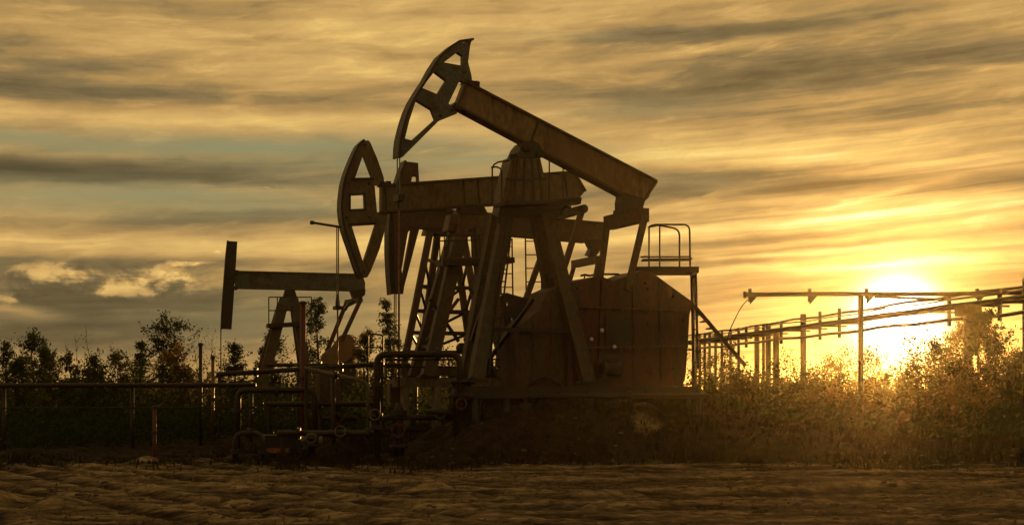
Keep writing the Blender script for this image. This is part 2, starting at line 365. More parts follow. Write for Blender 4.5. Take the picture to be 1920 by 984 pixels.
def ground():
    def axis(lo, hi, step, far):
        a = list(np.arange(lo, hi + 1e-6, step)); d = step
        b = []; x = hi
        while x < far: d *= 1.28; x += d; b.append(x)
        c = []; x = lo; d = step
        while x > -far: d *= 1.28; x -= d; c.append(x)
        return np.array(c[::-1] + a + b)
    xs = axis(-19, 21, 0.11, 3000); ys = axis(14.5, 46, 0.11, 3000)
    X, Y = np.meshgrid(xs, ys); h = ridge_line(X, Y)
    near = (np.abs(X) < 30) & (Y > 8) & (Y < 60)
    idx = np.argwhere(near)
    for i, j in idx:
        p = Vector((X[i, j], Y[i, j], 0))
        a = noise.noise(Vector((p.x * 0.35, p.y * 0.35, 1))) * 0.04 + noise.noise(Vector((p.x * 1.6 + p.y * .5, p.y * 1.5 - p.x * .3, 4))) * 0.016 + max(0, min(1, (p.y - 32.6) * .6)) * noise.noise(Vector((p.x * 1.4, p.y * 1.4, 8))) * .22
        b = noise.noise(Vector((p.x * 4.5, p.y * 6.0, 9)))
        h[i, j] += a + 0.020 * b + 0.022 * noise.noise(p * 7.5) + 0.03 * max(0, noise.noise(p * 3.6 + Vector((7, 3, 1))) - .2) * 2.2
    nx, ny = len(xs), len(ys)
    co = np.stack([X, Y, h], -1).reshape(-1, 3)
    k = np.arange(nx * ny).reshape(ny, nx)
    q = np.stack([k[:-1, :-1], k[:-1, 1:], k[1:, 1:], k[1:, :-1]], -1).reshape(-1, 4)
    me = bpy.data.meshes.new('ground')
    me.from_pydata(co.tolist(), [], q.tolist())
    me.polygons.foreach_set('use_smooth', [True] * len(me.polygons))
    # lighter crests and darker hollows: each point against the mean of its surroundings
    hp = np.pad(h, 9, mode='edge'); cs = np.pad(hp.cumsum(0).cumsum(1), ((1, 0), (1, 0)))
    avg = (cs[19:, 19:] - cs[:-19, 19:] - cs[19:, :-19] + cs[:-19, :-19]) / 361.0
    dry = np.clip(0.5 + (h - avg) * 8.0, 0, 1); dry[~near] = 0.5  # soil tone by relief: high points lighter, low points darker
    # the bank's shade is painted into the soil colour; the yard pale sand
    bank_shade = 1 / (1 + np.exp(-(Y - 33.6 - 1.1 * np.sin(X * 0.55) - 0.6 * np.sin(X * 1.9 + 1) - 0.4 * np.sin(X * 4.1)) * 1.2)) / (1 + np.exp(-(X + 16) * 1.0))
    dry = dry - 2.4 * bank_shade  # takes the painted bank shade off the soil tone
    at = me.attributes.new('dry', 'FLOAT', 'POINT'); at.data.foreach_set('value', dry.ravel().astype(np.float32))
    m = bpy.data.materials.new('sandy_soil'); m.use_nodes = True; t = m.node_tree; L = t.links.new; b = t.nodes['Principled BSDF']
    c = t.nodes.new('ShaderNodeTexCoord')
    def nse(s, d, sx=1, sy=1):
        mp = t.nodes.new('ShaderNodeMapping'); mp.inputs['Scale'].default_value = (sx, sy, 1); L(c.outputs['Object'], mp.inputs[0])
        n = t.nodes.new('ShaderNodeTexNoise'); n.inputs['Scale'].default_value = s; n.inputs['Detail'].default_value = d; n.inputs['Roughness'].default_value = 0.65; L(mp.outputs[0], n.inputs['Vector']); return n.outputs[0]
    r = t.nodes.new('ShaderNodeValToRGB'); 
    at = t.nodes.new('ShaderNodeAttribute'); at.attribute_name = 'dry'  # soil tone by relief, with the bank's painted shade in it
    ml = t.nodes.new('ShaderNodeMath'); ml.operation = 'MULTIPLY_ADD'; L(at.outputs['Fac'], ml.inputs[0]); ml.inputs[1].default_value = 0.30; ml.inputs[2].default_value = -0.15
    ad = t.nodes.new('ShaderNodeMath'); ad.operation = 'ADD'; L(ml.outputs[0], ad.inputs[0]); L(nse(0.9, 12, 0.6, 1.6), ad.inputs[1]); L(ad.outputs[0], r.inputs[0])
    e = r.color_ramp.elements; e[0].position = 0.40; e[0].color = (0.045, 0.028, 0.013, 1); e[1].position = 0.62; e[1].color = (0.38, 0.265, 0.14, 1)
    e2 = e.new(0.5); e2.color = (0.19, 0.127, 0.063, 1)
    f = t.nodes.new('ShaderNodeMapRange'); L(nse(5, 9, 0.8, 1.3), f.inputs[0]); f.inputs[1].default_value = 0.3; f.inputs[2].default_value = 0.7; f.inputs[3].default_value = 0.15; f.inputs[4].default_value = 1.75
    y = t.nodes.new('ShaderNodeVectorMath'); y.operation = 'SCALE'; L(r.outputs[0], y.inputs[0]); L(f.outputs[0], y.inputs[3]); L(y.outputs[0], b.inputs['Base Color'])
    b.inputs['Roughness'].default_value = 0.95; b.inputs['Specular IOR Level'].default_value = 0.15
    bp = t.nodes.new('ShaderNodeBump'); bp.inputs['Strength'].default_value = 1.0; bp.inputs['Distance'].default_value = 0.09; L(nse(9, 10), bp.inputs['Height']); L(bp.outputs[0], b.inputs['Normal'])
    me.materials.append(m)
    o = bpy.data.objects.new('ground', me); col.objects.link(o); struct(o)
ground()
def gz(x, y): return float(ridge_line(np.array(float(x)), np.array(float(y))))

# ================================================================== pumping units
class Unit:
    """the upright middle plane of one machine: turns sighted outlines into metres along (x) and above (z)"""
    def __init__(s, name, px, D, yaw, label):
        s.y = R(yaw); s.O = Vector(((px - 960) * D / F, D, 0)); s.u = Vector((math.cos(s.y), math.sin(s.y), 0)); s.n = Vector((math.sin(s.y), -math.cos(s.y), 0))
        s.root = thing(name, label, 'oil pump', s.O, s.y, 'pumping units of the oil field')
    def L(s, p, off=0.0):
        C = Vector((0, 0, CH)); d = Vector(((p[0] - 960) / F, 1, (HZ - p[1]) / F))
        t = (off - (C - s.O).dot(s.n)) / d.dot(s.n); q = C + d * t - s.O
        return Vector((q.dot(s.u), -off, q.z))
    def poly(s, pts, off=0.0): return [(v.x, v.z) for v in (s.L(p, off) for p in pts)]
    def plate(s, name, m, loops, off, front, back, parent=None):
        return MB().plate([s.poly(l, off) for l in loops], -front, -back).build(name, M[m], parent or s.root)
    def bar(s, name, m, a, b, offa, offb, w, h, parent=None, w2=None, h2=None):
        return MB().bar(s.L(a, offa), s.L(b, offb), w, h, w2, h2).build(name, M[m], parent or s.root)
    def tube(s, name, m, pts, r, parent=None, n=8):
        return MB().tube([s.L(p, o) for p, o in pts], r, n).build(name, M[m], parent or s.root, True)

def arc_face(u, name, m, pts, parent, width=0.5, th=0.05, off=0.0):
    """curved face of a horse head: a wide strip along the outer edge"""
    mb = MB(); q = [u.L(p, off) for p in pts]
    for a, b in zip(q, q[1:]):
        mb.bar(a, b + (b - a) * 0.04, th, width)
    return mb.build(name, M[m], parent)

def ibeam(u, m, pts, top, bot, half=0.11, fl=0.40, ribs=(), flm=None):
    """walking beam: web between wide flanges, with stiffener plates"""
    w = u.plate('walking_beam', m, [pts], 0, half, -half)
    for k in (top, bot): MB().bar(u.L(k[0]), u.L(k[1]), 0.055, fl).build('beam_flange', M[flm or m], w)
    for a, b in ribs:
        mb = MB(); p, q = u.L(a), u.L(b)
        mb.bar(p, q, 0.035, fl - 0.05); mb.build('stiffener', M[flm or m], w)
    return w

def bolts(u, m, pts, off, parent, r=0.035):
    for p in pts:
        c = u.L(p, off); MB().lathe(c, [(r, 0.0), (r, 0.045), (r * 0.5, 0.06)], 6, (0, -1, 0)).build('bolt', M[m], parent)

def base(u, m, x0, x1, ytop, h, offs=(0.95, -0.95), piles=7, pm='pale', pr=0.11):
    """skid frame of two long beams with cross members, on steel piles"""
    for o in offs:
        a, b = u.L((x0, ytop), o), u.L((x1, ytop), o)
        a.z = b.z = (a.z + b.z) / 2 - h / 2
        fr = MB().bar(a, b, h, 0.24).build('base_beam', M[m], u.root)
        zt = a.z - h / 2
        for i in range(piles):
            p = a.lerp(b, (i + 0.35) / (piles - 0.3)); w = u.O + u.u * p.x - u.n * p.y
            MB().tube([(p.x, p.y, zt), (p.x, p.y, gz(w.x, w.y) - 0.4)], pr, 8).build('pile', M[pm], u.root, True)
    for i in range(4):
        f = (i + 0.5) / 4; a, b = u.L((x0 + (x1 - x0) * f, ytop), offs[0]), u.L((x0 + (x1 - x0) * f, ytop), offs[1])
        b.x = a.x; a.z = b.z = zt + h / 2 - 0.02
        a.y += 0.13; b.y -= 0.13
        MB().bar(a, b, h * 0.7, 0.2, up=(1, 0, 0)).build('cross_member', M[m], u.root)

# ---------------------------------------------------------------- nearest: head raised
u = Unit('oil_pump', 985, 36.0, 24, 'nearest oil pumping unit, its grey green head raised high and brown beam sloping down')
Zc = lambda k, ox, oy, pts: [(ox + x / k, oy + y / k) for x, y in pts]
z1 = lambda pts: Zc(2.811, 700, 50, pts)
outer = z1([(443, 85), (400, 112), (340, 165), (300, 225), (265, 290), (228, 345), (195, 400), (172, 450), (155, 500), (140, 555), (130, 600), (125, 640), (123, 690)])
head = outer + z1([(150, 690), (200, 640), (340, 500), (440, 460), (392, 408), (452, 283), (520, 318), (513, 262), (495, 190), (506, 105), (515, 72), (500, 80), (470, 92), (455, 82)])
h = u.plate('horse_head', 'greygreen', [head, z1([(368, 192), (440, 137), (468, 155), (468, 210)]), z1([(252, 325), (320, 238), (382, 285), (335, 360)]), z1([(163, 592), (185, 500), (222, 388), (305, 438), (325, 490), (200, 603)])], 0.1, 0.16, -0.02)
arc_face(u, 'head_arc', 'dark', outer, h, 0.46, 0.055)
MB().bar(u.L(z1([(445, 85)])[0]), u.L(z1([(515, 75)])[0]), 0.05, 0.4).build('head_lug', M['dark'], h)
bolts(u, 'dark', z1([(480, 240), (500, 290), (352, 470), (415, 440)]), 0.165, h)
beam = z1([(474, 300), (540, 322), (1010, 567), (1475, 818), (1440, 905), (1392, 948), (1300, 885), (765, 610), (428, 419)])
b = ibeam(u, 'ochre', beam, z1([(474, 296), (1478, 818)]), z1([(426, 422), (1385, 934)]), 0.12, 0.40,
          [z1([(484, 310), (436, 418)]), z1([(860, 500), (815, 630)])], 'brown')
MB().bar(u.L(z1([(1478, 821)])[0]), u.L(z1([(1392, 946)])[0]), 0.05, 0.40).build('end_plate', M['brown'], b)
MB().bar(u.L(z1([(500, 305)])[0]), u.L(z1([(548, 312)])[0]), 0.14, 0.34).build('hinge_block', M['dark'], b)
MB().bar(u.L(z1([(412, 414)])[0]), u.L(z1([(450, 440)])[0]), 0.10, 0.34).build('hinge_block', M['dark'], b)
MB().tube([u.L(z1([(545, 300)])[0], 0.22), u.L(z1([(545, 300)])[0], -0.22)], 0.07, 8).build('pin', M['dark'], b)
# saddle bearing on the tower head
sb = u.plate('saddle_bearing', 'dark', [[(962, 296), (970, 278), (978, 268), (992, 266), (1003, 272), (1010, 284), (1014, 294)]], 0.1, 0.34, -0.34)
MB().tube([u.L((987, 276), 0.42), u.L((987, 276), -0.42)], 0.13, 14).build('bearing_shaft', M['dark'], sb, True)
bolts(u, 'dark', [(968, 290), (1007, 290)], 0.345, sb, 0.05)
# plated tower head: front, and side plates with pressed ribs
tw = u.plate('tower_head', 'olive', [[(960, 294), (1012, 292), (1022, 337), (1028, 380), (1030, 402), (938, 404), (942, 380), (949, 337)]], 0.28, 0.28, -0.30)
MB().bar(u.L((948, 336), 0.30), u.L((1023, 336), 0.30), 0.06, 0.05).build('band', M['dark'], tw)
MB().bar(u.L((956, 294), 0.29), u.L((1017, 292), 0.29), 0.10, 0.12).build('band', M['dark'], tw)
for a, c in (((972, 298), (963, 378)), ((985, 298), (982, 378)), ((998, 298), (1002, 378)), ((1010, 300), (1018, 378))):
    MB().bar(u.L(a, 0.295), u.L(c, 0.295), 0.06, 0.05).build('rib', M['brown'], tw)
MB().bar(u.L((966, 300), 0.292), u.L((955, 378), 0.292), 0.07, 0.04).build('rib', M['brown'], tw)
pl = u.bar('work_platform', 'dark', (936, 384), (1071, 380), 0.5, 0.5, 0.09, 0.7)
MB().bar(u.L((938, 390), -0.55), u.L((1060, 390), -0.55), 0.09, 0.7).build('grating', M['dark'], pl)
MB().bar(u.L((944, 398), 0.35), u.L((1052, 398), 0.35), 0.16, 0.14).build('edge_beam', M['dark'], pl)
for a, c in (((1062, 384), (1030, 420)), ((940, 388), (934, 420))): MB().bar(u.L(a, 0.4), u.L(c, 0.4), 0.07, 0.07).build('bracket', M['dark'], pl)
rl = u.tube('hand_rail', 'dark', [((923, 330), .5), ((923, 316), .5), ((926, 309), .5), ((934, 304), .5), ((948, 302), .5), ((956, 300), .5)], 0.022)
MB().tube([u.L(p, .5) for p in ((921, 314), (931, 313), (938, 316), (941, 322), (941, 334), (941, 384))], 0.022, 6).build('rail_post', M['dark'], rl)
MB().tube([u.L(p, .5) for p in ((923, 328), (923, 384))], 0.022, 6).build('rail_post', M['dark'], rl)
rl = u.tube('hand_rail', 'dark', [((1030, 296), -.4), ((1056, 287), -.4), ((1064, 286), -.4)], 0.022)
for p in ((1030, 294), (1056, 287)): MB().tube([u.L(p, -.4), u.L((p[0], 380), -.4)], 0.02, 6).build('rail_post', M['dark'], rl)
# four splayed legs
for a, c, oa, ob, w in (((950, 402), (892, 712), 0.22, 0.95, 0.34), ((930, 404), (870, 716), -0.22, -0.95, 0.30), ((1022, 400), (1102, 716), 0.22, 0.95, 0.34), ((1005, 404), (1062, 712), -0.22, -0.95, 0.28)):
    lg = u.bar('tower_leg', 'legpaint', a, c, oa, ob, w, 0.26, w2=w * 1.02)
    d = (u.L(c, ob) - u.L(a, oa)); q = u.L(c, ob); MB().box((q.x, q.y, q.z - 0.02), (0.5, 0.45, 0.07)).build('foot_plate', M['dark'], lg)
for f, w in ((0.36, .10), (0.70, .10)):
    A = u.L((950, 402), .22).lerp(u.L((892, 712), .95), f); B = u.L((1022, 400), .22).lerp(u.L((1102, 716), .95), f)
    A2 = u.L((930, 404), -.22).lerp(u.L((870, 716), -.95), f); B2 = u.L((1005, 404), -.22).lerp(u.L((1062, 712), -.95), f)
    if f > .5: MB().bar(A, B, w, w).build('tie_bar', M['dark'], u.root)
    MB().bar(A, A2, w, w, up=(1, 0, 0)).build('tie_bar', M['dark'], u.root); MB().bar(B, B2, w, w, up=(1, 0, 0)).build('tie_bar', M['dark'], u.root)
for a, c, o in (((930, 500), (884, 640), .35), ((905, 600), (880, 690), .5), ((1040, 500), (1080, 620), -.3), ((905, 690), (1000, 560), -.75)):
    MB().bar(u.L(a, o), u.L(c, -o), .09, .09).build('brace', M['dark'], u.root)
lr = MB().tube([u.L((962, 404), .55), u.L((928, 700), 1.02)], .024, 6).build('leg_ladder', M['dark'], u.root)
MB().tube([u.L((950, 404), .55), u.L((916, 700), 1.02)], .024, 6).build('ladder_rail', M['dark'], lr)
for k in range(13):
    f = (k + .5) / 13; MB().tube([u.L((962, 404), .55).lerp(u.L((928, 700), 1.02), f), u.L((950, 404), .55).lerp(u.L((916, 700), 1.02), f)], .018, 5).build('rung', M['dark'], lr)
# tail: equalizer hung under the beam end, two pitman arms
u.plate('tail_bearing', 'dark', [[(1166, 362), (1206, 374), (1202, 390), (1198, 396), (1164, 398), (1163, 380)]], 0.1, 0.22, -0.22)
E0, E1 = u.L((1198, 402), 1.0), u.L((1150, 418), -1.0); E1.x = E0.x = (E0.x + E1.x) / 2; E1.z = E0.z
eq = MB().bar(E0, E1, 0.36, 0.30, up=(1, 0, 0)).build('equalizer', M['brown'], u.root)
MB().bar(E0.lerp(E1, .3) + Vector((0, 0, .18)), E0.lerp(E1, .7) + Vector((0, 0, .18)), 0.16, 0.34, up=(1, 0, 0)).build('equalizer_saddle', M['dark'], eq)
for e, q, o in ((E0, (1176, 545), 1.05), (E1, (1120, 560), -1.05)):
    MB().bar(e + Vector((0, -.06 if o > 0 else .06, 0)), u.L(q, o), 0.15, 0.13).build('pitman_arm', M['brown'], u.root)
# guard over the cranks and gear box
g = u.plate('gear_guard', 'redrust', [[(1073, 530), (1098, 525), (1112, 519), (1128, 518), (1150, 527), (1172, 519), (1203, 507), (1220, 509), (1299, 566), (1293, 590), (1290, 640), (1286, 700), (1280, 724), (1066, 724), (1064, 640)]], 0.70, 0.70, -0.62)
for a, c in (((1078, 575), (1288, 582)), ((1068, 652), (1284, 648))): MB().bar(u.L(a, 0.715), u.L(c, 0.715), 0.05, 0.06).build('seam_strip', M['brown'], g)
for a, c in (((1128, 524), (1122, 716)), ((1186, 520), (1190, 716)), ((1236, 526), (1240, 712))): MB().bar(u.L(a, 0.712), u.L(c, 0.712), 0.045, 0.05).build('seam_strip', M['redrust'], g)
MB().plate([u.poly([(1135, 590), (1180, 590), (1180, 642), (1135, 642)], .72)], -0.745, -0.69).build('access_door', M['dark'], g)
for p in ((1128, 619), (1151, 650), (1108, 636)): MB().lathe(u.L(p, .74), [(0.05, 0), (0.06, 0.03), (0.04, 0.07)], 10, (0, -1, 0)).build('lamp', M['lens'], g)
MB().tube([u.L(p, .2) for p in ((1089, 517), (1096, 515), (1106, 517), (1118, 514))], 0.03, 6).build('pipe_stub', M['dark'], g)
MB().tube([u.L(p, .2) for p in ((1096, 516), (1096, 526))], 0.02, 6).build('pipe_stub', M['dark'], g)
MB().tube([u.L(p, -.3) for p in ((1133, 514), (1160, 514), (1162, 521))], 0.03, 6).build('pipe_stub', M['dark'], g)
bolts(u, 'dark', [(1082, 540), (1082, 600), (1082, 680), (1150, 700), (1220, 700), (1262, 690), (1280, 600), (1262, 556), (1210, 530)], 0.70, g, 0.03)
bolts(u, 'rod', [(1082 + 17 * k, 579.5 + .4 * k) for k in range(12)] + [(1076 + 17.5 * k, 656) for k in range(12)] + [(1088, 540 + 22 * k) for k in range(8)] + [(1214, 520 + 22 * k) for k in range(9)], 0.70, g, 0.022)
g = u.plate('belt_guard', 'brown', [[(1012, 580), (1026, 546), (1046, 537), (1066, 545), (1074, 640), (1062, 724), (968, 724), (966, 640), (975, 612)]], 0.5, 0.5, -0.5)
for a, c in (((972, 620), (1072, 616)), ((968, 682), (1068, 682))): MB().bar(u.L(a, 0.51), u.L(c, 0.51), 0.045, 0.05).build('seam_strip', M['brown'], g)
for a, c in (((1000, 606), (998, 722)), ((1034, 546), (1034, 722))): MB().bar(u.L(a, 0.507), u.L(c, 0.507), 0.04, 0.05).build('seam_strip', M['brown'], g)
mo = MB().lathe(u.L((1130, 692), 0.95), [(0.20, 0), (0.24, .05), (0.24, .45), (0.18, .52)], 14, (1, 0, 0)).build('motor', M['dark'], u.root, True)
MB().box(u.L((1140, 706), 0.95), (0.5, 0.3, 0.12)).build('motor_foot', M['dark'], mo)
base(u, 'dark', 868, 1306, 724, 0.30, (0.98, -0.98), 8, 'dark')
# bridle cables down to the carrier bar, polished rod to the well
hb = u.L((748, 294), 0.0); wx = hb.x
for o in (0.09, -0.09): MB().tube([(wx - 0.01, o, u.L((748, 292)).z), (wx - .02, o, u.L((748, 372)).z)], 0.016, 6).build('bridle_cable', M['cable'], u.root)
cz = u.L((748, 372)).z
cb = MB().box((wx, 0, cz), (0.17, 0.36, 0.16)).build('carrier_bar', M['dark'], u.root)
MB().lathe((wx, 0, cz + .08), [(0.07, 0), (0.06, .12), (0.035, .3)], 10).build('rod_clamp', M['dark'], cb)
MB().lathe((wx, 0, cz - .08), [(0.05, 0), (0.045, -.12), (0.03, -.16)], 10).build('rod_clamp', M['dark'], cb)
WELL = []
w = u.O + u.u * wx
MB().tube([(wx, 0, cz - .1), (wx, 0, 1.45)], 0.026, 8).build('polished_rod', M['rod'], u.root, True); WELL.append((w.x, w.y))
U1 = u

# ---------------------------------------------------------------- second: beam level
u = Unit('oil_pump', 885, 41.0, 22, 'oil pumping unit with a level beam, its olive head hanging beside the stick')
z2 = lambda pts: Zc(2.66, 560, 250, pts)
outer = z2([(318, 38), (290, 65), (272, 100), (255, 140), (238, 182), (225, 220), (215, 260), (210, 300), (206, 340), (205, 380), (210, 430), (220, 480), (234, 525), (250, 570), (270, 630), (290, 690), (308, 720)])
head = outer + z2([(340, 718), (356, 690), (378, 635), (400, 580), (420, 510), (437, 440), (440, 402), (388, 394), (376, 260), (425, 256), (421, 220), (406, 175), (390, 130), (356, 50), (346, 38)])
h = u.plate('horse_head', 'olive', [head, z2([(320, 106), (364, 222), (279, 224)]), z2([(258, 310), (325, 306), (328, 376), (258, 379)]), z2([(262, 462), (382, 455), (320, 648)])], 0.1, 0.16, -0.02)
arc_face(u, 'head_arc', 'dark', outer, h, 0.46, 0.055)
for a, c in (((262, 228), (372, 226)), ((250, 455), (385, 448))): MB().bar(u.L(z2([a])[0], .17), u.L(z2([c])[0], .17), 0.06, 0.05).build('rib', M['dark'], h)
MB().plate([u.poly(z2([(250, 302), (333, 298), (336, 384), (250, 387)]), .165), u.poly(z2([(258, 310), (325, 306), (328, 376), (258, 379)]), .165)], -0.185, -0.14).build('window_rim', M['dark'], h)
bolts(u, 'dark', z2([(350, 250), (352, 420), (240, 250), (240, 420), (330, 60), (325, 690)]), 0.165, h)
MB().bar(u.L((583, 417), .2), u.L((640, 426), .2), 0.06, 0.06).build('brake_stick', M['dark'], h)
MB().box(u.L((585, 417.5), .2), (0.1, 0.1, 0.1)).build('stick_knob', M['dark'], h)
beam = [(713, 350), (800, 341), (945, 332), (1073, 324), (1093, 360), (1084, 372), (1030, 376), (870, 387), (713, 398)]
b = ibeam(u, 'olive', beam, [(713, 349), (1074, 323)], [(713, 399), (1082, 373)], 0.12, 0.40, [[(866, 340), (869, 384)], [(893, 338), (897, 382)], [(720, 352), (722, 396)], [(1055, 328), (1060, 370)]], 'brown')
MB().bar(u.L((1074, 325)), u.L((1094, 360)), 0.05, 0.40).build('end_plate', M['brown'], b)
for p in ((714, 346), (726, 345)): MB().box(u.L(p), (0.14, 0.34, 0.12)).build('hinge_block', M['dark'], b)
MB().box(u.L((716, 401)), (0.2, 0.34, 0.1)).build('hinge_block', M['dark'], b)
u.plate('saddle_bearing', 'dark', [[(853, 404), (858, 392), (870, 386), (890, 385), (902, 391), (908, 402)]], 0, 0.3, -0.3)
u.plate('tower_head', 'olive', [[(845, 402), (912, 400), (920, 430), (838, 432)]], 0.2, 0.24, -0.24)
for a, c, oa, ob, w in (((866, 425), (802, 706), 0.2, 0.95, 0.38), ((852, 425), (774, 706), -0.2, -0.95, 0.26), ((900, 425), (950, 706), 0.2, 0.95, 0.34), ((890, 425), (918, 706), -0.2, -0.95, 0.24)):
    lg = u.bar('tower_leg', 'legpaint', a, c, oa, ob, w, 0.26)
    q = u.L(c, ob); MB().box((q.x, q.y, q.z), (0.55, 0.45, 0.06)).build('foot_plate', M['dark'], lg)
pl = u.bar('work_platform', 'dark', (824, 494), (958, 489), 0.72, 0.72, 0.16, 0.6)
MB().bar(u.L((818, 492), -.75), u.L((940, 487), -.75), 0.12, 0.5).build('grating', M['dark'], pl)
MB().bar(u.L((830, 486), 0.95), u.L((956, 482), 0.95), 0.06, 0.06).build('edge_beam', M['brown'], pl)
for y0 in (442, 452):
    MB().tube([u.L((818, y0), .9), u.L((905, y0 - 2), .9)], 0.018, 6).build('hand_rail', M['dark'], pl)
for x in (824, 833, 841, 876, 884, 892, 900): MB().tube([u.L((x, 440), .9), u.L((x + 1, 490), .9)], 0.018, 6).build('rail_post', M['dark'], pl)
for f in (0.55, 0.8):
    A = u.L((866, 425), .2).lerp(u.L((802, 706), .95), f); A2 = u.L((852, 425), -.2).lerp(u.L((774, 706), -.95), f)
    B = u.L((900, 425), .2).lerp(u.L((950, 706), .95), f)
    MB().bar(A, A2, .1, .1, up=(1, 0, 0)).build('tie_bar', M['dark'], u.root)
# tail and pitmans
u.plate('tail_bearing', 'dark', [[(1040, 376), (1086, 372), (1084, 384), (1042, 388)]], 0, 0.2, -0.2)
E0, E1 = u.L((1088, 392), 1.0), u.L((1045, 404), -1.0); E0.x = E1.x = (E0.x + E1.x) / 2; E1.z = E0.z
MB().bar(E0, E1, 0.2, 0.24, up=(1, 0, 0)).build('equalizer', M['brown'], u.root)
for e, q, o in ((E0, (1052, 520), 1.05), (E1, (984, 566), -1.05)):
    a = MB().bar(e, u.L(q, o), 0.16, 0.13).build('pitman_arm', M['brown'], u.root)
    MB().tube([e + Vector((0, -.14, 0)), e + Vector((0, .14, 0))], 0.13, 10).build('arm_end', M['dark'], a)
u.plate('crank', 'dark', [[(936, 556), (948, 549), (972, 556), (996, 562), (1006, 570), (1008, 594), (990, 612), (962, 612), (950, 640), (936, 640)], [(948, 566), (954, 566), (955, 573), (948, 573)], [(957, 596), (963, 595), (964, 603), (958, 604)]], -0.8, -0.7, -0.95)
u.plate('gear_box', 'dark', [[(944, 640), (965, 606), (1005, 606), (1040, 640), (1040, 700), (944, 700)]], -0.2, 0.3, -0.6)
for y0 in (674, 688):
    MB().tube([u.L((722, y0), 1.0), u.L((1000, y0 - 1), 1.0)], 0.028, 6).build('guard_rail', M['dark'], u.root)
for x in (724, 758, 800, 842, 884, 930, 968): MB().tube([u.L((x, 672), 1.0), u.L((x, 712), 1.0)], 0.024, 6).build('rail_post', M['dark'], u.root)
cab = MB().box(u.L((742, 738), .4), (.42, .4, .62)).build('control_cabinet', M['pale'], u.root)
MB().box(u.L((742, 736), .62), (.34, .03, .5)).build('cabinet_door', M['brown'], cab)
for a, c, o in (((858, 470), (812, 560), -.5), ((806, 560), (860, 640), .6), ((860, 560), (800, 640), .6), ((905, 470), (880, 600), -.4), ((880, 540), (930, 620), .5), ((930, 540), (884, 620), .5)):
    MB().bar(u.L(a, o), u.L(c, o), .085, .085).build('brace', M['dark'], u.root)
sp = u.plate('drive_cover', 'brown', [[(600, 690), (640, 690), (640, 758), (600, 758)]], 0.3, 0.3, -0.3)
MB().bar(u.L((620, 692), .31), u.L((620, 756), .31), .05, .04).build('seam_strip', M['olive'], sp)
for k, (x, y) in enumerate(((880, 636), (866, 652), (894, 654), (905, 676))):
    MB().lathe(u.L((x, y), .7), [(.10, -.12), (.15, -.1), (.15, .1), (.10, .12)], 12, (0, 1, 0)).build('sheave', M['dark'], u.root)
base(u, 'pale', 738, 1010, 708, 0.27, (0.98, -0.98), 5, 'pale', 0.14)
hb = u.L((634, 420)); wx = u.L((633, 420)).x
for o in (0.09, -0.09): MB().tube([(wx, o, u.L((634, 424)).z), (wx, o, u.L((634, 575)).z)], 0.017, 6).build('bridle_cable', M['cable'], u.root)
cz = u.L((630, 577)).z
cb = MB().box((wx, 0, cz), (0.20, 0.34, 0.10)).build('carrier_bar', M['dark'], u.root)
MB().lathe((wx, 0, cz + .05), [(0.07, 0), (0.06, .14), (0.03, .34)], 10).build('rod_clamp', M['dark'], cb)
w = u.O + u.u * wx
MB().tube([(wx, 0, cz - .05), (wx, 0, 1.45)], 0.024, 8).build('polished_rod', M['rod'], u.root, True); WELL.append((w.x, w.y))

# ---------------------------------------------------------------- third: half hidden, head lowered
u = Unit('oil_pump', 850, 47.0, 22, 'half hidden oil pumping unit on a lattice tower, its narrow head lowered')
outer = [(757, 303), (748, 325), (740, 350), (733, 375), (728, 400), (726, 440), (726, 475), (728, 515), (731, 551)]
h = u.plate('horse_head', 'brown', [outer + [(755, 551), (757, 537), (772, 480), (785, 430), (790, 424), (764, 424), (764, 380), (780, 345), (785, 342), (783, 306)],
            [(772, 331), (781, 331), (782, 341), (770, 341)], [(764, 436), (771, 428), (754, 522), (752, 505)]], 0.1, 0.16, -0.02)
arc_face(u, 'head_arc', 'dark', outer, h, 0.5, 0.06)
MB().bar(u.L((735, 400), .16), u.L((738, 545), .16), 0.10, 0.04).build('rib', M['dark'], h)
beam = [(763, 390), (1129, 420), (1135, 451), (1094, 453), (1047, 447), (763, 424)]
b = ibeam(u, 'brown', beam, [(762, 389), (1130, 419)], [(762, 425), (1096, 454)], 0.12, 0.40, [[(835, 396), (834, 428)], [(1010, 411), (1008, 442)]], 'brown')
for p in ((845, 432), (860, 433)): MB().box(u.L(p), (0.2, 0.5, 0.2)).build('saddle_bearing', M['dark'], u.root)
u.plate('tower_head', 'dark', [[(800, 427), (872, 432), (880, 444), (796, 440)]], 0, 0.4, -0.4)
T = {}
for key, a, c, oa, ob in (('a', (806, 436), (756, 690), .35, 1.0), ('b', (820, 440), (786, 690), -.35, -1.0), ('c', (868, 440), (914, 690), .35, 1.0), ('d', (852, 440), (886, 690), -.35, -1.0)):
    T[key] = (u.L(a, oa), u.L(c, ob)); lg = MB().bar(*T[key], 0.20, 0.18).build('tower_leg', M['brown'], u.root)
lv = [0.20, 0.40, 0.58, 0.74, 0.88]
for i, f in enumerate(lv):
    P = {k: T[k][0].lerp(T[k][1], f) for k in T}
    for k1, k2 in (('a', 'b'), ('c', 'd'), ('a', 'c'), ('b', 'd')):
        if i == 0 and k1 + k2 in ('ac', 'bd'): continue
        MB().bar(P[k1], P[k2], 0.10, 0.10, up=(1, 0, 0) if k1 + k2 in ('ab', 'cd') else (0, 1, 0)).build('lattice_bar', M['dark'], u.root)
    if i + 1 < len(lv):
        Q = {k: T[k][0].lerp(T[k][1], lv[i + 1]) for k in T}
        for k1, k2 in (('a', 'b'), ('c', 'd'), ('d', 'b')): MB().bar(P[k1], Q[k2], 0.08, 0.08, up=(1, 0, 0)).build('lattice_bar', M['dark'], u.root)
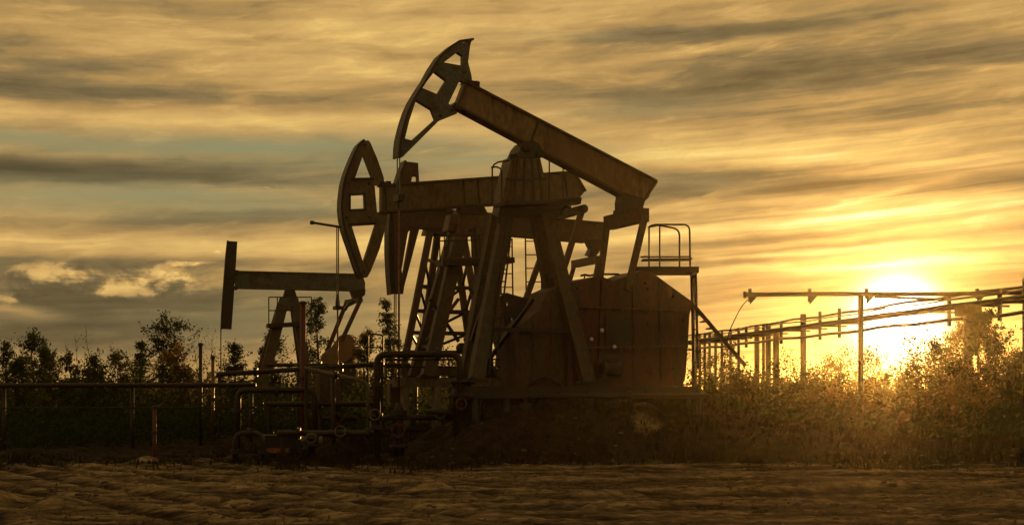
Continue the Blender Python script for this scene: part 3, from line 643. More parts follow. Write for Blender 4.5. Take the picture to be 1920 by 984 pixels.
for (xa, xb, y0, y1, n) in ((985, 1014, 437, 640, 8), (938, 960, 447, 650, 8)):
    ld = MB().tube([u.L((xa, y0), -1.0), u.L((xa + 3, y1), -1.0)], 0.028, 6).build('ladder', M['dark'], u.root)
    MB().tube([u.L((xb, y0), -1.0), u.L((xb + 3, y1), -1.0)], 0.028, 6).build('ladder_rail', M['dark'], ld)
    for i in range(n):
        f = (i + 0.6) / n; MB().tube([u.L((xa + 3 * f, y0 + (y1 - y0) * f), -1.0), u.L((xb + 3 * f, y0 + (y1 - y0) * f), -1.0)], 0.02, 6).build('rung', M['dark'], ld)
u.plate('tail_bearing', 'dark', [[(1098, 450), (1126, 449), (1122, 470), (1112, 482), (1100, 478), (1106, 466)]], 0, 0.2, -0.2)
E0, E1 = u.L((1124, 486), 1.0), u.L((1076, 499), -1.0); E0.x = E1.x = (E0.x + E1.x) / 2; E1.z = E0.z
MB().bar(E0, E1, 0.24, 0.28, up=(1, 0, 0)).build('equalizer', M['brown'], u.root)
for e, q, o in ((E0, (1108, 560), 1.03), (E1, (1050, 590), -1.03)): MB().bar(e, u.L(q, o), 0.13, 0.12).build('pitman_arm', M['brown'], u.root)
u.plate('gear_box', 'dark', [[(1000, 600), (1120, 590), (1130, 680), (990, 680)]], 0, 0.6, -0.6)
for o in (.9, -.9): u.plate('crank', 'dark', [[(1040, 590), (1056, 576), (1112, 552), (1122, 572), (1066, 640), (1050, 640)]], o, o + .1, o - .1)
base(u, 'brown', 752, 1140, 690, 0.28, (1.0, -1.0), 6, 'dark')
wx = u.L((741, 555)).x; w = u.O + u.u * wx
for o in (0.09, -0.09): MB().tube([(wx, o, u.L((741, 545)).z), (wx, o, u.L((741, 640)).z)], 0.018, 6).build('bridle_cable', M['cable'], u.root)
cz = u.L((741, 642)).z; MB().box((wx, 0, cz), (0.2, 0.34, 0.1)).build('carrier_bar', M['dark'], u.root)
MB().tube([(wx, 0, cz), (wx, 0, 1.45)], 0.024, 8).build('polished_rod', M['rod'], u.root, True); WELL.append((w.x, w.y))

# ---------------------------------------------------------------- fourth: far, narrow straight head
u = Unit('oil_pump', 545, 58.0, 14, 'farthest oil pumping unit with a narrow straight head and level grey beam')
face = [(427, 452), (424, 480), (421, 520), (418, 560), (416, 590), (415, 616)]
h = u.plate('horse_head', 'dark', [face + [(434, 617), (438, 560), (442, 500), (445, 453)]], 0.1, 0.16, -0.1)
arc_face(u, 'head_arc', 'dark', face, h, 0.5, 0.07)
for p in ((440, 510), (438, 540)): MB().box(u.L(p, .05), (0.3, 0.36, 0.14)).build('hinge_block', M['dark'], h)
beam = [(439, 509), (679, 515), (684, 530), (684, 544), (660, 545), (441, 540)]
ibeam(u, 'greygreen', beam, [(438, 509), (680, 515)], [(440, 540), (668, 545)], 0.11, 0.36, [[(520, 512), (520, 541)], [(560, 513), (560, 542)]], 'greygreen')
u.plate('saddle_bearing', 'dark', [[(530, 558), (534, 544), (552, 544), (556, 558)]], 0, 0.25, -0.25)
u.plate('tower_head', 'greygreen', [[(526, 556), (558, 556), (564, 580), (518, 580)]], .2, 0.26, -0.26)
for a, c, oa, ob, w in (((530, 572), (474, 796), .2, .9, 0.42), ((526, 572), (462, 780), -.2, -.9, 0.3), ((556, 572), (588, 796), .2, .9, .38), ((550, 572), (578, 780), -.2, -.9, .3)):
    u.bar('tower_leg', 'legpaint', a, c, oa, ob, w, 0.28)
pl = u.bar('work_platform', 'dark', (500, 611), (572, 607), 0.5, 0.5, 0.16, 0.8)
for x in (504, 520, 584):
    MB().tube([u.L((x, 557), .8), u.L((x, 610), .8)], 0.024, 6).build('rail_post', M['dark'], pl)
for y0 in (557, 582): MB().tube([u.L((504, y0), .8), u.L((584, y0), .8)], 0.024, 6).build('hand_rail', M['dark'], pl)
MB().bar(u.L((568, 607), .5), u.L((588, 609), .8), 0.1, 0.3).build('grating', M['dark'], pl)
u.plate('tail_bearing', 'dark', [[(656, 545), (684, 543), (683, 553), (666, 569), (652, 576), (648, 583), (645, 578), (652, 568), (662, 562)]], 0, .25, -.25)
E0, E1 = u.L((676, 562), .8), u.L((650, 577), -.8); E1.z = E0.z
MB().bar(E0, E1, 0.18, 0.2, up=(1, 0, 0)).build('equalizer', M['dark'], u.root)
for e, q, o in ((E0, (640, 640), .85), (E1, (606, 676), -.85)): MB().bar(e, u.L(q, o), 0.17, 0.13).build('pitman_arm', M['brown'], u.root)
for o in (.75, -.75): u.plate('counterweight', 'ochre', [[(636, 630), (642, 627), (655, 627), (662, 634), (663, 642), (659, 668), (650, 677), (600, 690), (604, 664), (622, 650)]], o, o + .15, o - .15)
u.plate('gear_box', 'dark', [[(590, 690), (605, 668), (650, 668), (664, 690), (664, 726), (590, 726)]], 0, .5, -.5)
base(u, 'dark', 470, 720, 726, 0.3, (.95, -.95), 5, 'dark')
wx = u.L((415, 600)).x; w = u.O + u.u * (wx - .02)
MB().tube([(wx - .02, 0, u.L((415, 616)).z), (wx - .02, 0, 1.4)], 0.024, 6).build('polished_rod', M['rod'], u.root, True); WELL.append((w.x, w.y))

# ================================================================== wellheads under the rods
def wellhead(i, x, y, label):
    z0 = gz(x, y); r = thing('wellhead', label, 'wellhead', (x, y, z0), 0.0, 'wellheads under the pump rods')
    k = 1.45 - z0
    MB().lathe((0, 0, -.1), [(0.15, 0), (0.15, .35), (0.23, .36), (0.23, .44), (0.12, .45), (0.12, k - .35)], 14).build('casing', M['pipe'], r, True)
    for z in (.5, k - .32): MB().lathe((0, 0, z), [(0.21, 0), (0.21, .06), (0.21, .061), (0.21, .12)], 14).build('flange', M['dark'], r)
    MB().lathe((0, 0, k - .24), [(0.13, 0), (0.10, .1), (0.07, .22), (0.05, .24)], 12).build('stuffing_box', M['dark'], r, True)
    v = MB().lathe((0, 0, .30 + k * .3), [(0.06, -.55), (0.06, -.2), (0.14, -.19), (0.14, -.12), (0.08, -.1), (0.08, .1), (0.14, .12), (0.14, .19), (0.06, .2), (0.06, .55)], 12, (1, 0, 0)).build('side_valve', M['pipe'], r, True)
    hw = [(0.16 * math.cos(t), -.28, .30 + k * .3 + .16 * math.sin(t)) for t in [2 * math.pi * q / 14 for q in range(15)]]
    MB().tube(hw, 0.016, 6).build('hand_wheel', M['redpole'], v)
    MB().tube([(0, 0, .30 + k * .3), (0, -.28, .30 + k * .3)], 0.02, 6).build('valve_stem', M['dark'], v)
    return r
for i, (x, y) in enumerate(WELL):
    wellhead(i, x, y, ['wellhead with side valve under the nearest pump, whose head is raised', 'wellhead with side valve under the olive headed pump', 'wellhead under the half hidden pump on the lattice tower', 'wellhead under the far pump with the narrow straight head'][i])

# ================================================================== flow lines and valve stands in front of the pumps
def goz(px, py, D): 
    p = pt(px, py, D); return p
def pipe(mb_pts, r, name, parent, m='pipe', n=10):
    return MB().tube(mb_pts, r, n).build(name, M[m], parent, True)
def elbow(pts, rad=0.25, n=4):
    """round the corners of a pipe run"""
    pts = [Vector(p) for p in pts]; out = [pts[0]]
    for a, b, c in zip(pts, pts[1:], pts[2:]):
        d1 = (a - b); d2 = (c - b); r = min(rad, d1.length * .45, d2.length * .45); p, q = b + d1.normalized() * r, b + d2.normalized() * r
        for i in range(n + 1):
            t = i / n; out.append((p * (1 - t) + b * t) * (1 - t) + (b * (1 - t) + q * t) * t)
    out.append(pts[-1]); return out
def rel(r, p): return Vector(p) - r.location
def gnd(px, D):
    x = (px - 960) * D / F; return Vector((x, D, gz(x, D)))
def run(name, label, cat, D, pts, r, flanges=(), supports=(), m='pipe', group='flow lines before the pumps', valves=()):
    g = gnd(pts[0][0], D); t = thing(name, label, cat, g, 0, group)
    P = [rel(t, pt(a, b, D if len(q) < 1 else q[0])) for a, b, *q in pts]
    pipe(elbow(P), r, 'pipe', t, m)
    for a, b, ax in flanges:
        MB().lathe(rel(t, pt(a, b, D)), [(r * 1.9, -.05), (r * 1.9, -.005), (r * 1.7, -.004), (r * 1.7, .004), (r * 1.9, .005), (r * 1.9, .05)], 14, ax).build('flange', M['dark'], t)
    for a, b in supports:
        p = rel(t, pt(a, b, D)); q = rel(t, gnd(a, D)); MB().tube([p, q - Vector((0, 0, .3))], r * .8, 8).build('leg', M['dark'], t)
        MB().box((q.x, q.y, q.z + .05), (.28, .28, .16)).build('foot', M['dark'], t)
    for a, b in valves:
        c = rel(t, pt(a, b, D)); w = MB().lathe(c, [(.10, -.17), (.10, -.11), (.06, -.10), (.10, 0), (.06, .10), (.10, .11), (.10, .17)], 12, (1, 0, 0)).build('valve', M['dark'], t, True)
        MB().tube([c, c + Vector((0, -.22, .06))], .022, 6).build('valve_stem', M['dark'], w)
        MB().tube([c + Vector((.13 * math.cos(k), -.22, .06 + .13 * math.sin(k))) for k in [2 * math.pi * q / 14 for q in range(15)]], .017, 6).build('hand_wheel', M['pale'], w)
    return t
Z = (0, 0, 1); X = (1, 0, 0)
run('pipe_loop', 'tall square flow line loop rising and crossing before the lattice tower', 'pipe', 34.2,
    [(707, 858), (707, 664), (862, 664), (862, 790)], 0.085, [(707, 800, Z), (707, 720, Z), (760, 664, X), (820, 664, X), (862, 740, Z)], [], valves=[(704, 781)])
run('flow_line', 'dark flow line running level above a row of short legs', 'pipe', 34.6,
    [(520, 812), (716, 812), (716, 782), (880, 782)], 0.075, [(560, 812, X), (690, 812, X), (740, 782, X), (830, 782, X)], [(530, 812), (706, 812), (868, 782)], valves=[(640, 812), (826, 778)])
run('flow_line', 'low twin legged flow line bent down at both ends', 'pipe', 34.0,
    [(441, 862), (441, 811), (493, 811), (493, 864)], 0.065, [(441, 846, Z), (493, 848, Z), (467, 811, X)])
run('flow_line', 'square arched flow line with a tall left upright under the far pump', 'pipe', 38.0,
    [(446, 850), (446, 731), (590, 731), (590, 850)], 0.085, [(446, 770, Z), (520, 731, X)])
run('flow_line', 'long straight flow line crossing below the far pump platform', 'pipe', 42.0,
    [(406, 702), (720, 682)], 0.075, [(480, 697.3, X), (640, 687.1, X)], [(412, 702), (560, 692), (715, 682)])
run('flow_line', 'upper flow line passing just under the far pump gearbox', 'pipe', 43.5,
    [(500, 684), (770, 684)], 0.06, [(600, 684, X), (700, 684, X)], [(505, 684), (640, 684), (765, 684)])
run('flow_line', 'slanting pale flow line dropping towards the tall pipe loop', 'pipe', 37.0,
    [(570, 690), (690, 716), (690, 830)], 0.06, [(630, 703, X)], [(574, 691)], 'pale')
run('flow_line', 'short flow line at rail height between the upright poles and the olive pump', 'pipe', 39.0,
    [(500, 757), (702, 757)], 0.07, [(600, 757, X)], [(505, 757), (600, 757), (698, 757)])
run('flow_line', 'flow line laid beside the nearest pump base beam', 'pipe', 34.8,
    [(905, 790), (905, 742), (1330, 742)], 0.07, [(1000, 742, X), (1180, 742, X)], [(985, 742), (1150, 742), (1310, 742)])
# valve tree in a box stand
t = thing('valve_stand', 'squat valve stand with a flanged drum before the nearest pump', 'valve stand', gnd(866, 34.4), 0, 'valve stands in the yard')
c = rel(t, pt(866, 830, 34.4)); c.y = 0
MB().lathe((c.x, 0, -.2), [(.22, 0), (.22, 1.05), (.34, 1.06), (.34, 1.14), (.24, 1.15), (.24, 1.40), (.32, 1.41), (.32, 1.47), (.1, 1.48)], 16).build('drum', M['pipe'], t, True)
for k in range(8):
    a = k * math.pi / 4; MB().lathe((c.x + .29 * math.cos(a), .29 * math.sin(a), .94), [(.025, 0), (.025, .06)], 6).build('bolt', M['dark'], t)
MB().tube([(c.x, 0, .5), (c.x - .9, 0, .5)], .07, 10).build('side_pipe', M['pipe'], t, True)
MB().tube([(c.x + .13 * math.cos(k), -.42, .7 + .13 * math.sin(k)) for k in [2 * math.pi * q / 14 for q in range(15)]], .017, 6).build('hand_wheel', M['redpole'], t)
MB().tube([(c.x, 0, .7), (c.x, -.42, .7)], .025, 6).build('valve_stem', M['dark'], t)
t = thing('valve_stand', 'pale topped short valve post standing alone in the yard', 'valve stand', gnd(585, 34.0), 0, 'valve stands in the yard')
MB().lathe((0, 0, -.2), [(.09, 0), (.09, .55), (.16, .56), (.16, .63), (.08, .64), (.08, .72), (.15, .73), (.15, .79), (.12, .86), (.05, .90)], 14).build('post', M['pipe'], t, True)
v = MB().lathe((0, 0, .52), [(.05, -.26), (.11, -.25), (.11, -.18), (.06, -.17), (.06, .17), (.11, .18), (.11, .25), (.05, .26)], 12, X).build('valve', M['pale'], t, True)
MB().tube([(.12 * math.cos(k), -.2, .58 + .12 * math.sin(k)) for k in [2 * math.pi * q / 14 for q in range(15)]], .016, 6).build('hand_wheel', M['pale'], v)
# long skid box with an orange band
t = thing('skid_box', 'dark low skid box with an orange band along its foot', 'skid box', gnd(526, 35.5))
w = 60 * 35.5 / F; 
MB().box((0, 0, .42), (w * 1.15, .6, .30)).build('box_body', M['dark'], t)
MB().box((0, -.33, .22), (w * .72, .05, .12)).build('band', M['orange'], t)
for sx in (-.4, .4): MB().box((sx * w, 0, .10), (.12, .5, .36)).build('skid', M['dark'], t)
MB().box((0, 0, .59), (w * 1.2, .66, .04)).build('lid', M['pipe'], t)
# poles
def pole(px, y0, D, r, m, label, top=None, cap='dark'):
    g = gnd(px, D); t = thing('marker_pole', label, 'pole', g, 0, 'poles standing among the pipes'); zt = pt(px, y0, D).z - g.z
    MB().tube([(0, 0, -.4), (0, 0, zt)], r, 8).build('shaft', M[m], t, True)
    MB().lathe((0, 0, zt), [(r * 1.4, 0), (r * 1.4, .06), (r * .6, .09)], 8).build('cap', M[cap], t)
    if top: MB().lathe((0, 0, zt * top), [(r * 1.5, 0), (r * 1.5, .09)], 8).build('collar', M['dark'], t)
pole(290, 766, 35.0, .05, 'redpole', 'short red marker pole standing before the long fence rail', .5)
pole(376, 648, 41.0, .055, 'pipe', 'tall dark pole, thicker of the pair left of the far pump', .6)
pole(399, 672, 40.4, .05, 'rod', 'pale pole, shorter of the pair left of the far pump', .5)
pole(568, 570, 39.5, .085, 'redpole', 'tall reddish pole rising in front of the far pump tower', .45)
pole(625, 700, 37.5, .06, 'pipe', 'short dark pole under the hanging rod of the olive pump')

# ================================================================== rail fence
t = thing('rail_fence', 'low dark pipe rail fence with thin posts along the yard edge', 'fence', (-12.0, 40.0, 0))
MB().tube([rel(t, pt(x, y, 40)) for x, y in ((-260, 723), (0, 722.5), (250, 722), (480, 721.5))], .065, 8).build('rail', M['pipe'], t, True)
MB().tube([rel(t, pt(x, y, 40)) for x, y in ((-260, 765), (0, 765), (250, 764), (480, 763))], .022, 6).build('lower_rail', M['dark'], t, True)
for px in (-230, 6, 247, 470):
    a = rel(t, pt(px, 723, 40)); a.y += .06; g = gnd(px, 40); MB().tube([a, (a.x, a.y, g.z - .4)], .06, 8).build('post', M['dark'], t, True)

# ================================================================== service platform with stair brace behind the guard
D = 38.5
t = thing('service_platform', 'raised service platform with a tubular hand rail beside the red gear guard', 'platform', gnd(1250, D))
P = lambda x, y, d=D: rel(t, pt(x, y, d))
MB().bar(P(1186, 508), P(1306, 508), 0.16, 1.0).build('deck', M['dark'], t)
MB().bar(P(1204, 487, D - .5), P(1298, 485, D - .5), 0.05, 0.04).build('toe_board', M['dark'], t)
rr = .026
pipe(elbow([P(1217, 505, D - .45), P(1217, 424, D - .45), P(1228, 421, D - .45), P(1293, 421, D - .45), P(1294, 505, D - .45)], .18), rr, 'hand_rail', t, 'dark')
pipe(elbow([P(1216, 426, D - .45), P(1236, 422, D + .4), P(1274, 430, D + .4), P(1274, 505, D + .4)], .18), rr, 'hand_rail', t, 'dark')
for x, d in ((1237, D - .45), (1237, D + .4)): pipe([P(x, 422, d), P(x, 505, d)], rr * .9, 'rail_post', t, 'dark')
for y, d in ((482, D - .45), (489, D + .4)): pipe([P(1202, y, d), P(1296, y - 1, d)], rr * .8, 'mid_rail', t, 'dark')
pipe([P(1202, 482, D - .45), P(1217, 480, D + .4)], rr * .8, 'mid_rail', t, 'dark')
ld = pipe([P(1296, 506), P(1301, 690)], .04, 'ladder', t, 'dark')
pipe([P(1304, 506), P(1309, 690)], .04, 'ladder_rail', ld, 'dark')
for k in range(9):
    f = k / 9 + .05; pipe([P(1296 + 5 * f, 506 + 184 * f), P(1304 + 5 * f, 506 + 184 * f)], .022, 'rung', ld, 'dark')
for x, d in ((1192, D + .3), (1300, D + .4)):
    q = gnd(x, d) - t.location; pipe([P(x, 508, d), (q.x, q.y, q.z - .4)], .05, 'leg', t, 'dark')
MB().bar(P(1297, 568), P(1398, 686), 0.10, 0.12).build('stair_stringer', M['brown'], t)
MB().bar(P(1297, 568, D + .9), P(1398, 686, D + .9), 0.10, 0.12).build('stair_stringer', M['brown'], t)
for k in range(9):
    f = (k + .5) / 9; a, b = P(1297 + 101 * f, 568 + 118 * f), P(1297 + 101 * f, 568 + 118 * f, D + .9); b.x = a.x; b.z = a.z
    MB().bar(a, b, 0.03, 0.16, up=(1, 0, 0)).build('step', M['dark'], t)

# ================================================================== pipe trestle climbing past the sun
DA, DB = 90.0, 44.0
A, B = pt(1270, 643, DA), pt(1990, 545.5, DB)
t = thing('pipe_trestle', 'long raised pipe rack on steel posts reaching past the low sun', 'pipe trestle', (A.x, A.y, 0))
A -= t.location; B -= t.location
ax = (B - A); sd = Vector((ax.y, -ax.x, 0)).normalized()
def wav(off, dz, amp, r, name, m='pipe', n=28):
    pts = [A.lerp(B, k / (n - 1)) + sd * off + Vector((0, 0, dz + amp * math.sin(k * 1.7) + amp * .6 * math.sin(k * .7))) for k in range(n)]
    return pipe(pts, r, name, t, m, 8)
wav(0, -.05, .012, .12, 'main_pipe'); wav(-.45, .42, .03, .055, 'upper_pipe', 'dark'); wav(.25, -.55, .03, .07, 'lower_pipe', 'dark'); wav(.1, .22, .03, .03, 'cable', 'dark'); wav(.5, -.06, .012, .07, 'main_pipe')
def lift_f(px):
    """how far along the rack a sight line at that column falls"""
    k = (px - 960) / F; a, b = A + t.location, B + t.location
    return (k * a.y - a.x) / ((b.x - a.x) - k * (b.y - a.y))
for px in (1297, 1305, 1314, 1323, 1334, 1346, 1362, 1377, 1391, 1411, 1423, 1432, 1456, 1497, 1528, 1564, 1602, 1768, 1862, 1912):
    p = A.lerp(B, lift_f(px)); w = px in (1411, 1432, 1497, 1912)
    zt = p.z + (.62 if px in (1497, 1912, 1528, 1564) else .42)
    gl = p + t.location
    low = p.z - .72 if px in (1391, 1456, 1528, 1564, 1602, 1768, 1862) else gz(gl.x, gl.y) - .4
    MB().tube([(p.x - .25 * sd.x, p.y - .25 * sd.y, zt), (p.x - .25 * sd.x, p.y - .25 * sd.y, low)], .15 if w else .085, 8).build('post', M['dark'], t, True)
    MB().bar(p - sd * .6 + Vector((0, 0, -.20)), p + sd * .65 + Vector((0, 0, -.20)), .07, .09).build('cross_arm', M['dark'], t)
for px in (1466, 1830):
    p = A.lerp(B, lift_f(px)) + sd * .3; gl = p + t.location
    MB().tube([(p.x, p.y, p.z - .2), (p.x, p.y, gz(gl.x, gl.y) - .4)], .17, 10).build('pile', M['dark'], t, True)
p = A.lerp(B, lift_f(1830)) + sd * .3
j = MB().box(p + Vector((0, 0, -.28)), (.72, .6, .42), .3).build('junction_box', M['dark'], t); MB().box(p + Vector((0, 0, -.05)), (.78, .66, .05), .3).build('box_lid', M['pipe'], j)

# ================================================================== high cross pipe
D = 52.0
t = thing('overhead_pipe', 'high level pipe on one slender post with bracket arms, crossing behind the sun', 'overhead pipe', gnd(1614, D))
P = lambda x, y: rel(t, pt(x, y, D))
pipe([P(1396, 552.5), P(1520, 551), P(1640, 551), P(1780, 551), P(1990, 547)], .085, 'pipe', t)
MB().lathe(P(1396, 552.5), [(.13, -.04), (.13, .06)], 12, X).build('end_flange', M['dark'], t)
pipe([P(1640, 556), P(1740, 560), P(1780, 562), P(1990, 536)], .05, 'branch_pipe', t, 'dark')
for x in (1406, 1518, 1625, 1832):
    MB().bar(P(x, 541), P(x, 566 if x < 1600 else 560), .12, .10).build('bracket', M['dark'], t)
    MB().plate([[(v.x, v.z) for v in (P(x, 555), P(x + 14, 555), P(x, 571))]], -.03, .03).build('gusset', M['dark'], t)
for x in (1614, 1960):
    a = P(x, 553); q = gnd(x, D) - t.location; MB().tube([a, (a.x, a.y, q.z - .4)], .105, 10).build('post', M['dark'], t, True)
q = [P(1402, 562), P(1393, 571), P(1385, 584), P(1378, 598), P(1371, 613), P(1366, 625), P(1364, 640)]
pipe(q, .022, 'hanging_cable', t, 'dark', 6)

# small gate frame seen beyond the loop
t = thing('pipe_gantry', 'slim square pipe frame standing beyond the tall flow line loop', 'pipe frame', gnd(704, 52))
P = lambda x, y: rel(t, pt(x, y, 52))
pipe(elbow([P(690, 760), P(690, 625), P(718, 628), P(718, 760)], .1), .035, 'frame', t, 'dark')
pipe([P(690, 650), P(718, 652)], .025, 'brace', t, 'dark')

# ================================================================== trees, bushes, weeds
rnd = random.Random(5)
def rv(s=1.0): return Vector((rnd.gauss(0, s), rnd.gauss(0, s), rnd.gauss(0, s)))
def leaves(mb, c, n, spread, size, flat=1.0):
    for _ in range(n):
        p = c + Vector((rnd.gauss(0, spread), rnd.gauss(0, spread), rnd.gauss(0, spread * flat)))
        a = rv().normalized(); b = a.orthogonal().normalized(); s = size * rnd.uniform(.6, 1.35)
        b = (Matrix.Rotation(rnd.uniform(0, 6.28), 3, a) @ b); c2 = a.cross(b)
        mb.add([p - b * s, p + c2 * s * .55, p + b * s, p - c2 * s * .55], [(0, 1, 2, 3)])
def path(p, d, length, n, wob, lift=0.0):
    pts = [Vector(p)]; d = Vector(d).normalized()
    for _ in range(n):
        d = (d + rv(wob) + Vector((0, 0, lift))).normalized(); pts.append(pts[-1] + d * (length / n))
    return pts
def tree(name, label, cat, px, py, D, width, kind, leaf='leaf', bark='bark', group=None, dens=1.0):
    g = gnd(px, D); h = pt(px, py, D).z - g.z; w = width * D / F          # crown width in metres
    t = thing(name, label, cat, g, 0, group)
    tr = MB(); cr = MB(); ls = 0.046 * D / 60 + .012; dens *= 1.9
    def limb(p, d, L, r, nl, depth=0, lift=.06):
        q = path(p, d, L, 6, .16, lift); tr.tube(q, r, 5, r * .3)
        for i in range(1, 7):
            if i > 1 and depth < 2 and rnd.random() < .8:
                tw = path(q[i], (q[i] - q[i - 1]).normalized() + rv(.7), L * .28 + .06, 3, .2, .05); tr.tube(tw, .007, 3, .003)
                for e in tw[1:]: leaves(cr, e, max(1, int(nl * dens * .35)), .05 + L * .02, ls)
            if i > 2 and rnd.random() < .8: leaves(cr, q[i], max(1, int(nl * dens)), .10 + L * .07, ls)
            if depth == 0 and i in (2, 3, 5):
                dd = (q[i] - q[i - 1]).normalized() + rv(.6); limb(q[i], dd, L * .45, r * .45, nl, 1, lift)
    if kind == 'birch':
        q = path((0, 0, -.3), (rnd.gauss(0, .03), 0, 1), h * .97 + .3, 12, .02 if dens > 5 else .07, .05); tr.tube(q, .035 + h * .012, 7, .01)
        n = int(20 + h * 5)
        for k in range(n):
            f = .14 + .84 * (k + rnd.random() * .8) / n; i = f * 12; b = q[int(i)].lerp(q[min(12, int(i) + 1)], i % 1)
            an = rnd.uniform(0, 6.28); up = rnd.uniform(.2, 1.2)
            if rnd.random() < .25: continue
            L = w * .85 * (1.03 - f) ** .7 * rnd.uniform(.3, 1.5) + .15
            limb(b, (math.cos(an), math.sin(an), up), L, .011 + .008 * (1 - f), 2)
        leaves(cr, q[-1], int(5 * dens), .10, ls); leaves(cr, q[-2], int(6 * dens), .14, ls)
    elif kind == 'pine':
        q = path((0, 0, -.3), (0, 0, 1), h + .3, 12, .02, .05); tr.tube(q, .04 + h * .012, 7, .008)
        lev = int(h * 4.0)
        for k in range(lev):
            f = .12 + .86 * k / lev; i = f * 12; b = q[int(i)].lerp(q[min(12, int(i) + 1)], i % 1); m = 6
            for j in range(m):
                an = 6.28 * (j + rnd.random() * .9) / m; b = b + Vector((0, 0, rnd.gauss(0, .07))); L = w * .56 * (1.03 - f) ** .95 * rnd.uniform(.35, 1.2) + .06
                qq = path(b, (math.cos(an), math.sin(an), .22), L, 4, .08, .05); tr.tube(qq, .014, 4, .004)
                for e in qq[1:]:
                    leaves(cr, e, int(7 * dens), .06 + L * .11, ls * .9, .8)
        leaves(cr, q[-1], 8, .05, ls * .7, 2)
    elif kind == 'bush':
        n = int(9 + w * 4)
        for k in range(n):
            an = rnd.uniform(0, 6.28); e = rnd.uniform(.0, .75); L = h * rnd.uniform(.6, 1.05)
            q = path((math.cos(an) * w * .1, math.sin(an) * w * .1, -.2), (math.cos(an) * e * w / h, math.sin(an) * e * w / h, 1), L + .2, 8, .10, .03)
            tr.tube(q, .022, 5, .006)
            for i in range(2, 9):
                leaves(cr, q[i], int(10 * dens), .13 + w * .035, ls)
                if i % 2:
                    s = path(q[i], rv(.7) + Vector((0, 0, .5)), L * .22, 3, .2); tr.tube(s, .009, 4, .004)
                    for e2 in s[1:]: leaves(cr, e2, int(9 * dens), .12, ls)
    elif kind == 'bare':
        for k in range(4):
            q = path((rnd.gauss(0, .08), rnd.gauss(0, .08), -.3), (rnd.gauss(0, .12), rnd.gauss(0, .1), 1), (h + .3) * rnd.uniform(.75, 1.0) if k else h + .3, 12, .05, .03); tr.tube(q, .022, 5, .006)
            for i in range(4, 12):
                for _ in range(2):
                    s = path(q[i], rv(.5) + Vector((0, 0, .8)), w * rnd.uniform(.2, .5), 4, .15, .1); tr.tube(s, .009, 4, .003)
                    if rnd.random() < .6 * dens: leaves(cr, s[-1], 3, .07, ls * .8); leaves(cr, s[2], 3, .08, ls * .8)
    tr.build('trunk' if kind != 'bush' else 'stem', M[bark], t)
    if cr.v: cr.build('crown', M[leaf], t)
    return t
G1, G2 = 'saplings beyond the rail fence', 'bushes around the pipe trestle'
rows = [
    # px, top, D, width, kind, leaf, bark, density, label
    (92, 640, 64, 70, 'pine', 'leafdark', 'bark', .7, 'young pointed pine behind the broad topped sapling'),
    (262, 634, 66, 80, 'pine', 'leafdark', 'bark', .7, 'young pointed pine just before the tallest fence tree'),
    (150, 626, 62, 40, 'bare', 'leafdark', 'bark', .5, 'bare wispy stem between the thinnest sapling and the rounded bush'),
    (2, 640, 57, 70, 'birch', 'leafdark', 'bark', 1, 'dark leafy sapling cut by the photo edge beyond the rail fence'),
    (38, 672, 55, 60, 'birch', 'leafdark', 'bark', 1, 'low dark sapling between the edge tree and the forked one, beyond the fence'),
    (62, 624, 60, 78, 'birch', 'leafdark', 'bark', .9, 'broad topped sapling with forked upper branches beyond the fence'),
    (108, 652, 58, 52, 'birch', 'leafdark', 'bark', .9, 'slender dark sapling beside the broad topped one beyond the fence'),
    (138, 660, 61, 34, 'birch', 'leaf', 'bark', .7, 'thinnest green sapling beyond the fence, next to the dense dark bush'),
    (188, 672, 54, 105, 'bush', 'leafdark', 'bark', 1.3, 'dense rounded dark bush beyond the fence with a bare twig above'),
    (200, 606, 62, 36, 'bare', 'leafdark', 'bark', .5, 'bare twiggy sapling rising out of the dense rounded bush'),
    (170, 654, 60, 30, 'birch', 'leafdark', 'bark', .8, 'narrow sapling touching the back of the dense rounded bush'),
    (240, 655, 60, 55, 'birch', 'leaf', 'bark', .6, 'airy sapling with open crown just before the tall dark tree'),
    (290, 588, 58, 105, 'birch', 'leafdark', 'bark', 1.2, 'tallest dark leafy tree standing beyond the rail fence'),
    (328, 630, 60, 70, 'birch', 'leafgold', 'palebark', .55, 'russet half bare sapling close beside the tallest fence tree'),
    (352, 655, 57, 60, 'birch', 'leafgold', 'bark', .6, 'low russet sapling between the tallest tree and the upright poles'),
    (388, 622, 62, 66, 'bare', 'leafgold', 'palebark', 1, 'bare pale stemmed tree behind the pair of upright poles'),
    (416, 612, 64, 30, 'bare', 'leaf', 'palebark', .3, 'wispy leafless stem below the narrow straight pump head'),
    (440, 640, 60, 125, 'pine', 'leafdark', 'bark', 1, 'small dark conical pine near the narrow straight pump head'),
    (497, 648, 64, 42, 'birch', 'leafdark', 'bark', .9, 'small dark sapling behind the leaning leg of the far pump'),
    (536, 625, 68, 80, 'birch', 'leafdark', 'bark', 1, 'leafy tree seen between the legs of the far pump'),
    (592, 556, 66, 70, 'birch', 'leafdark', 'bark', 1.1, 'tall leafy tree rising behind the far pump beam'),
    (618, 594, 70, 50, 'birch', 'leafgold', 'bark', .9, 'thin russet tree behind the hanging rod of the olive pump'),
    (742, 560, 66, 110, 'pine', 'leafdark', 'bark', .75, 'slim open pine behind the polished rod of the nearest pump'),
    (690, 626, 64, 52, 'birch', 'leafdark', 'bark', .9, 'low sapling beside the slim square pipe frame'),
    (930, 640, 72, 60, 'bush', 'leafdark', 'bark', .8, 'bush seen low between the tower legs of the nearest pump'),
    (835, 650, 74, 90, 'bush', 'leafdark', 'bark', .7, 'bush behind the foot of the lattice tower'),
]
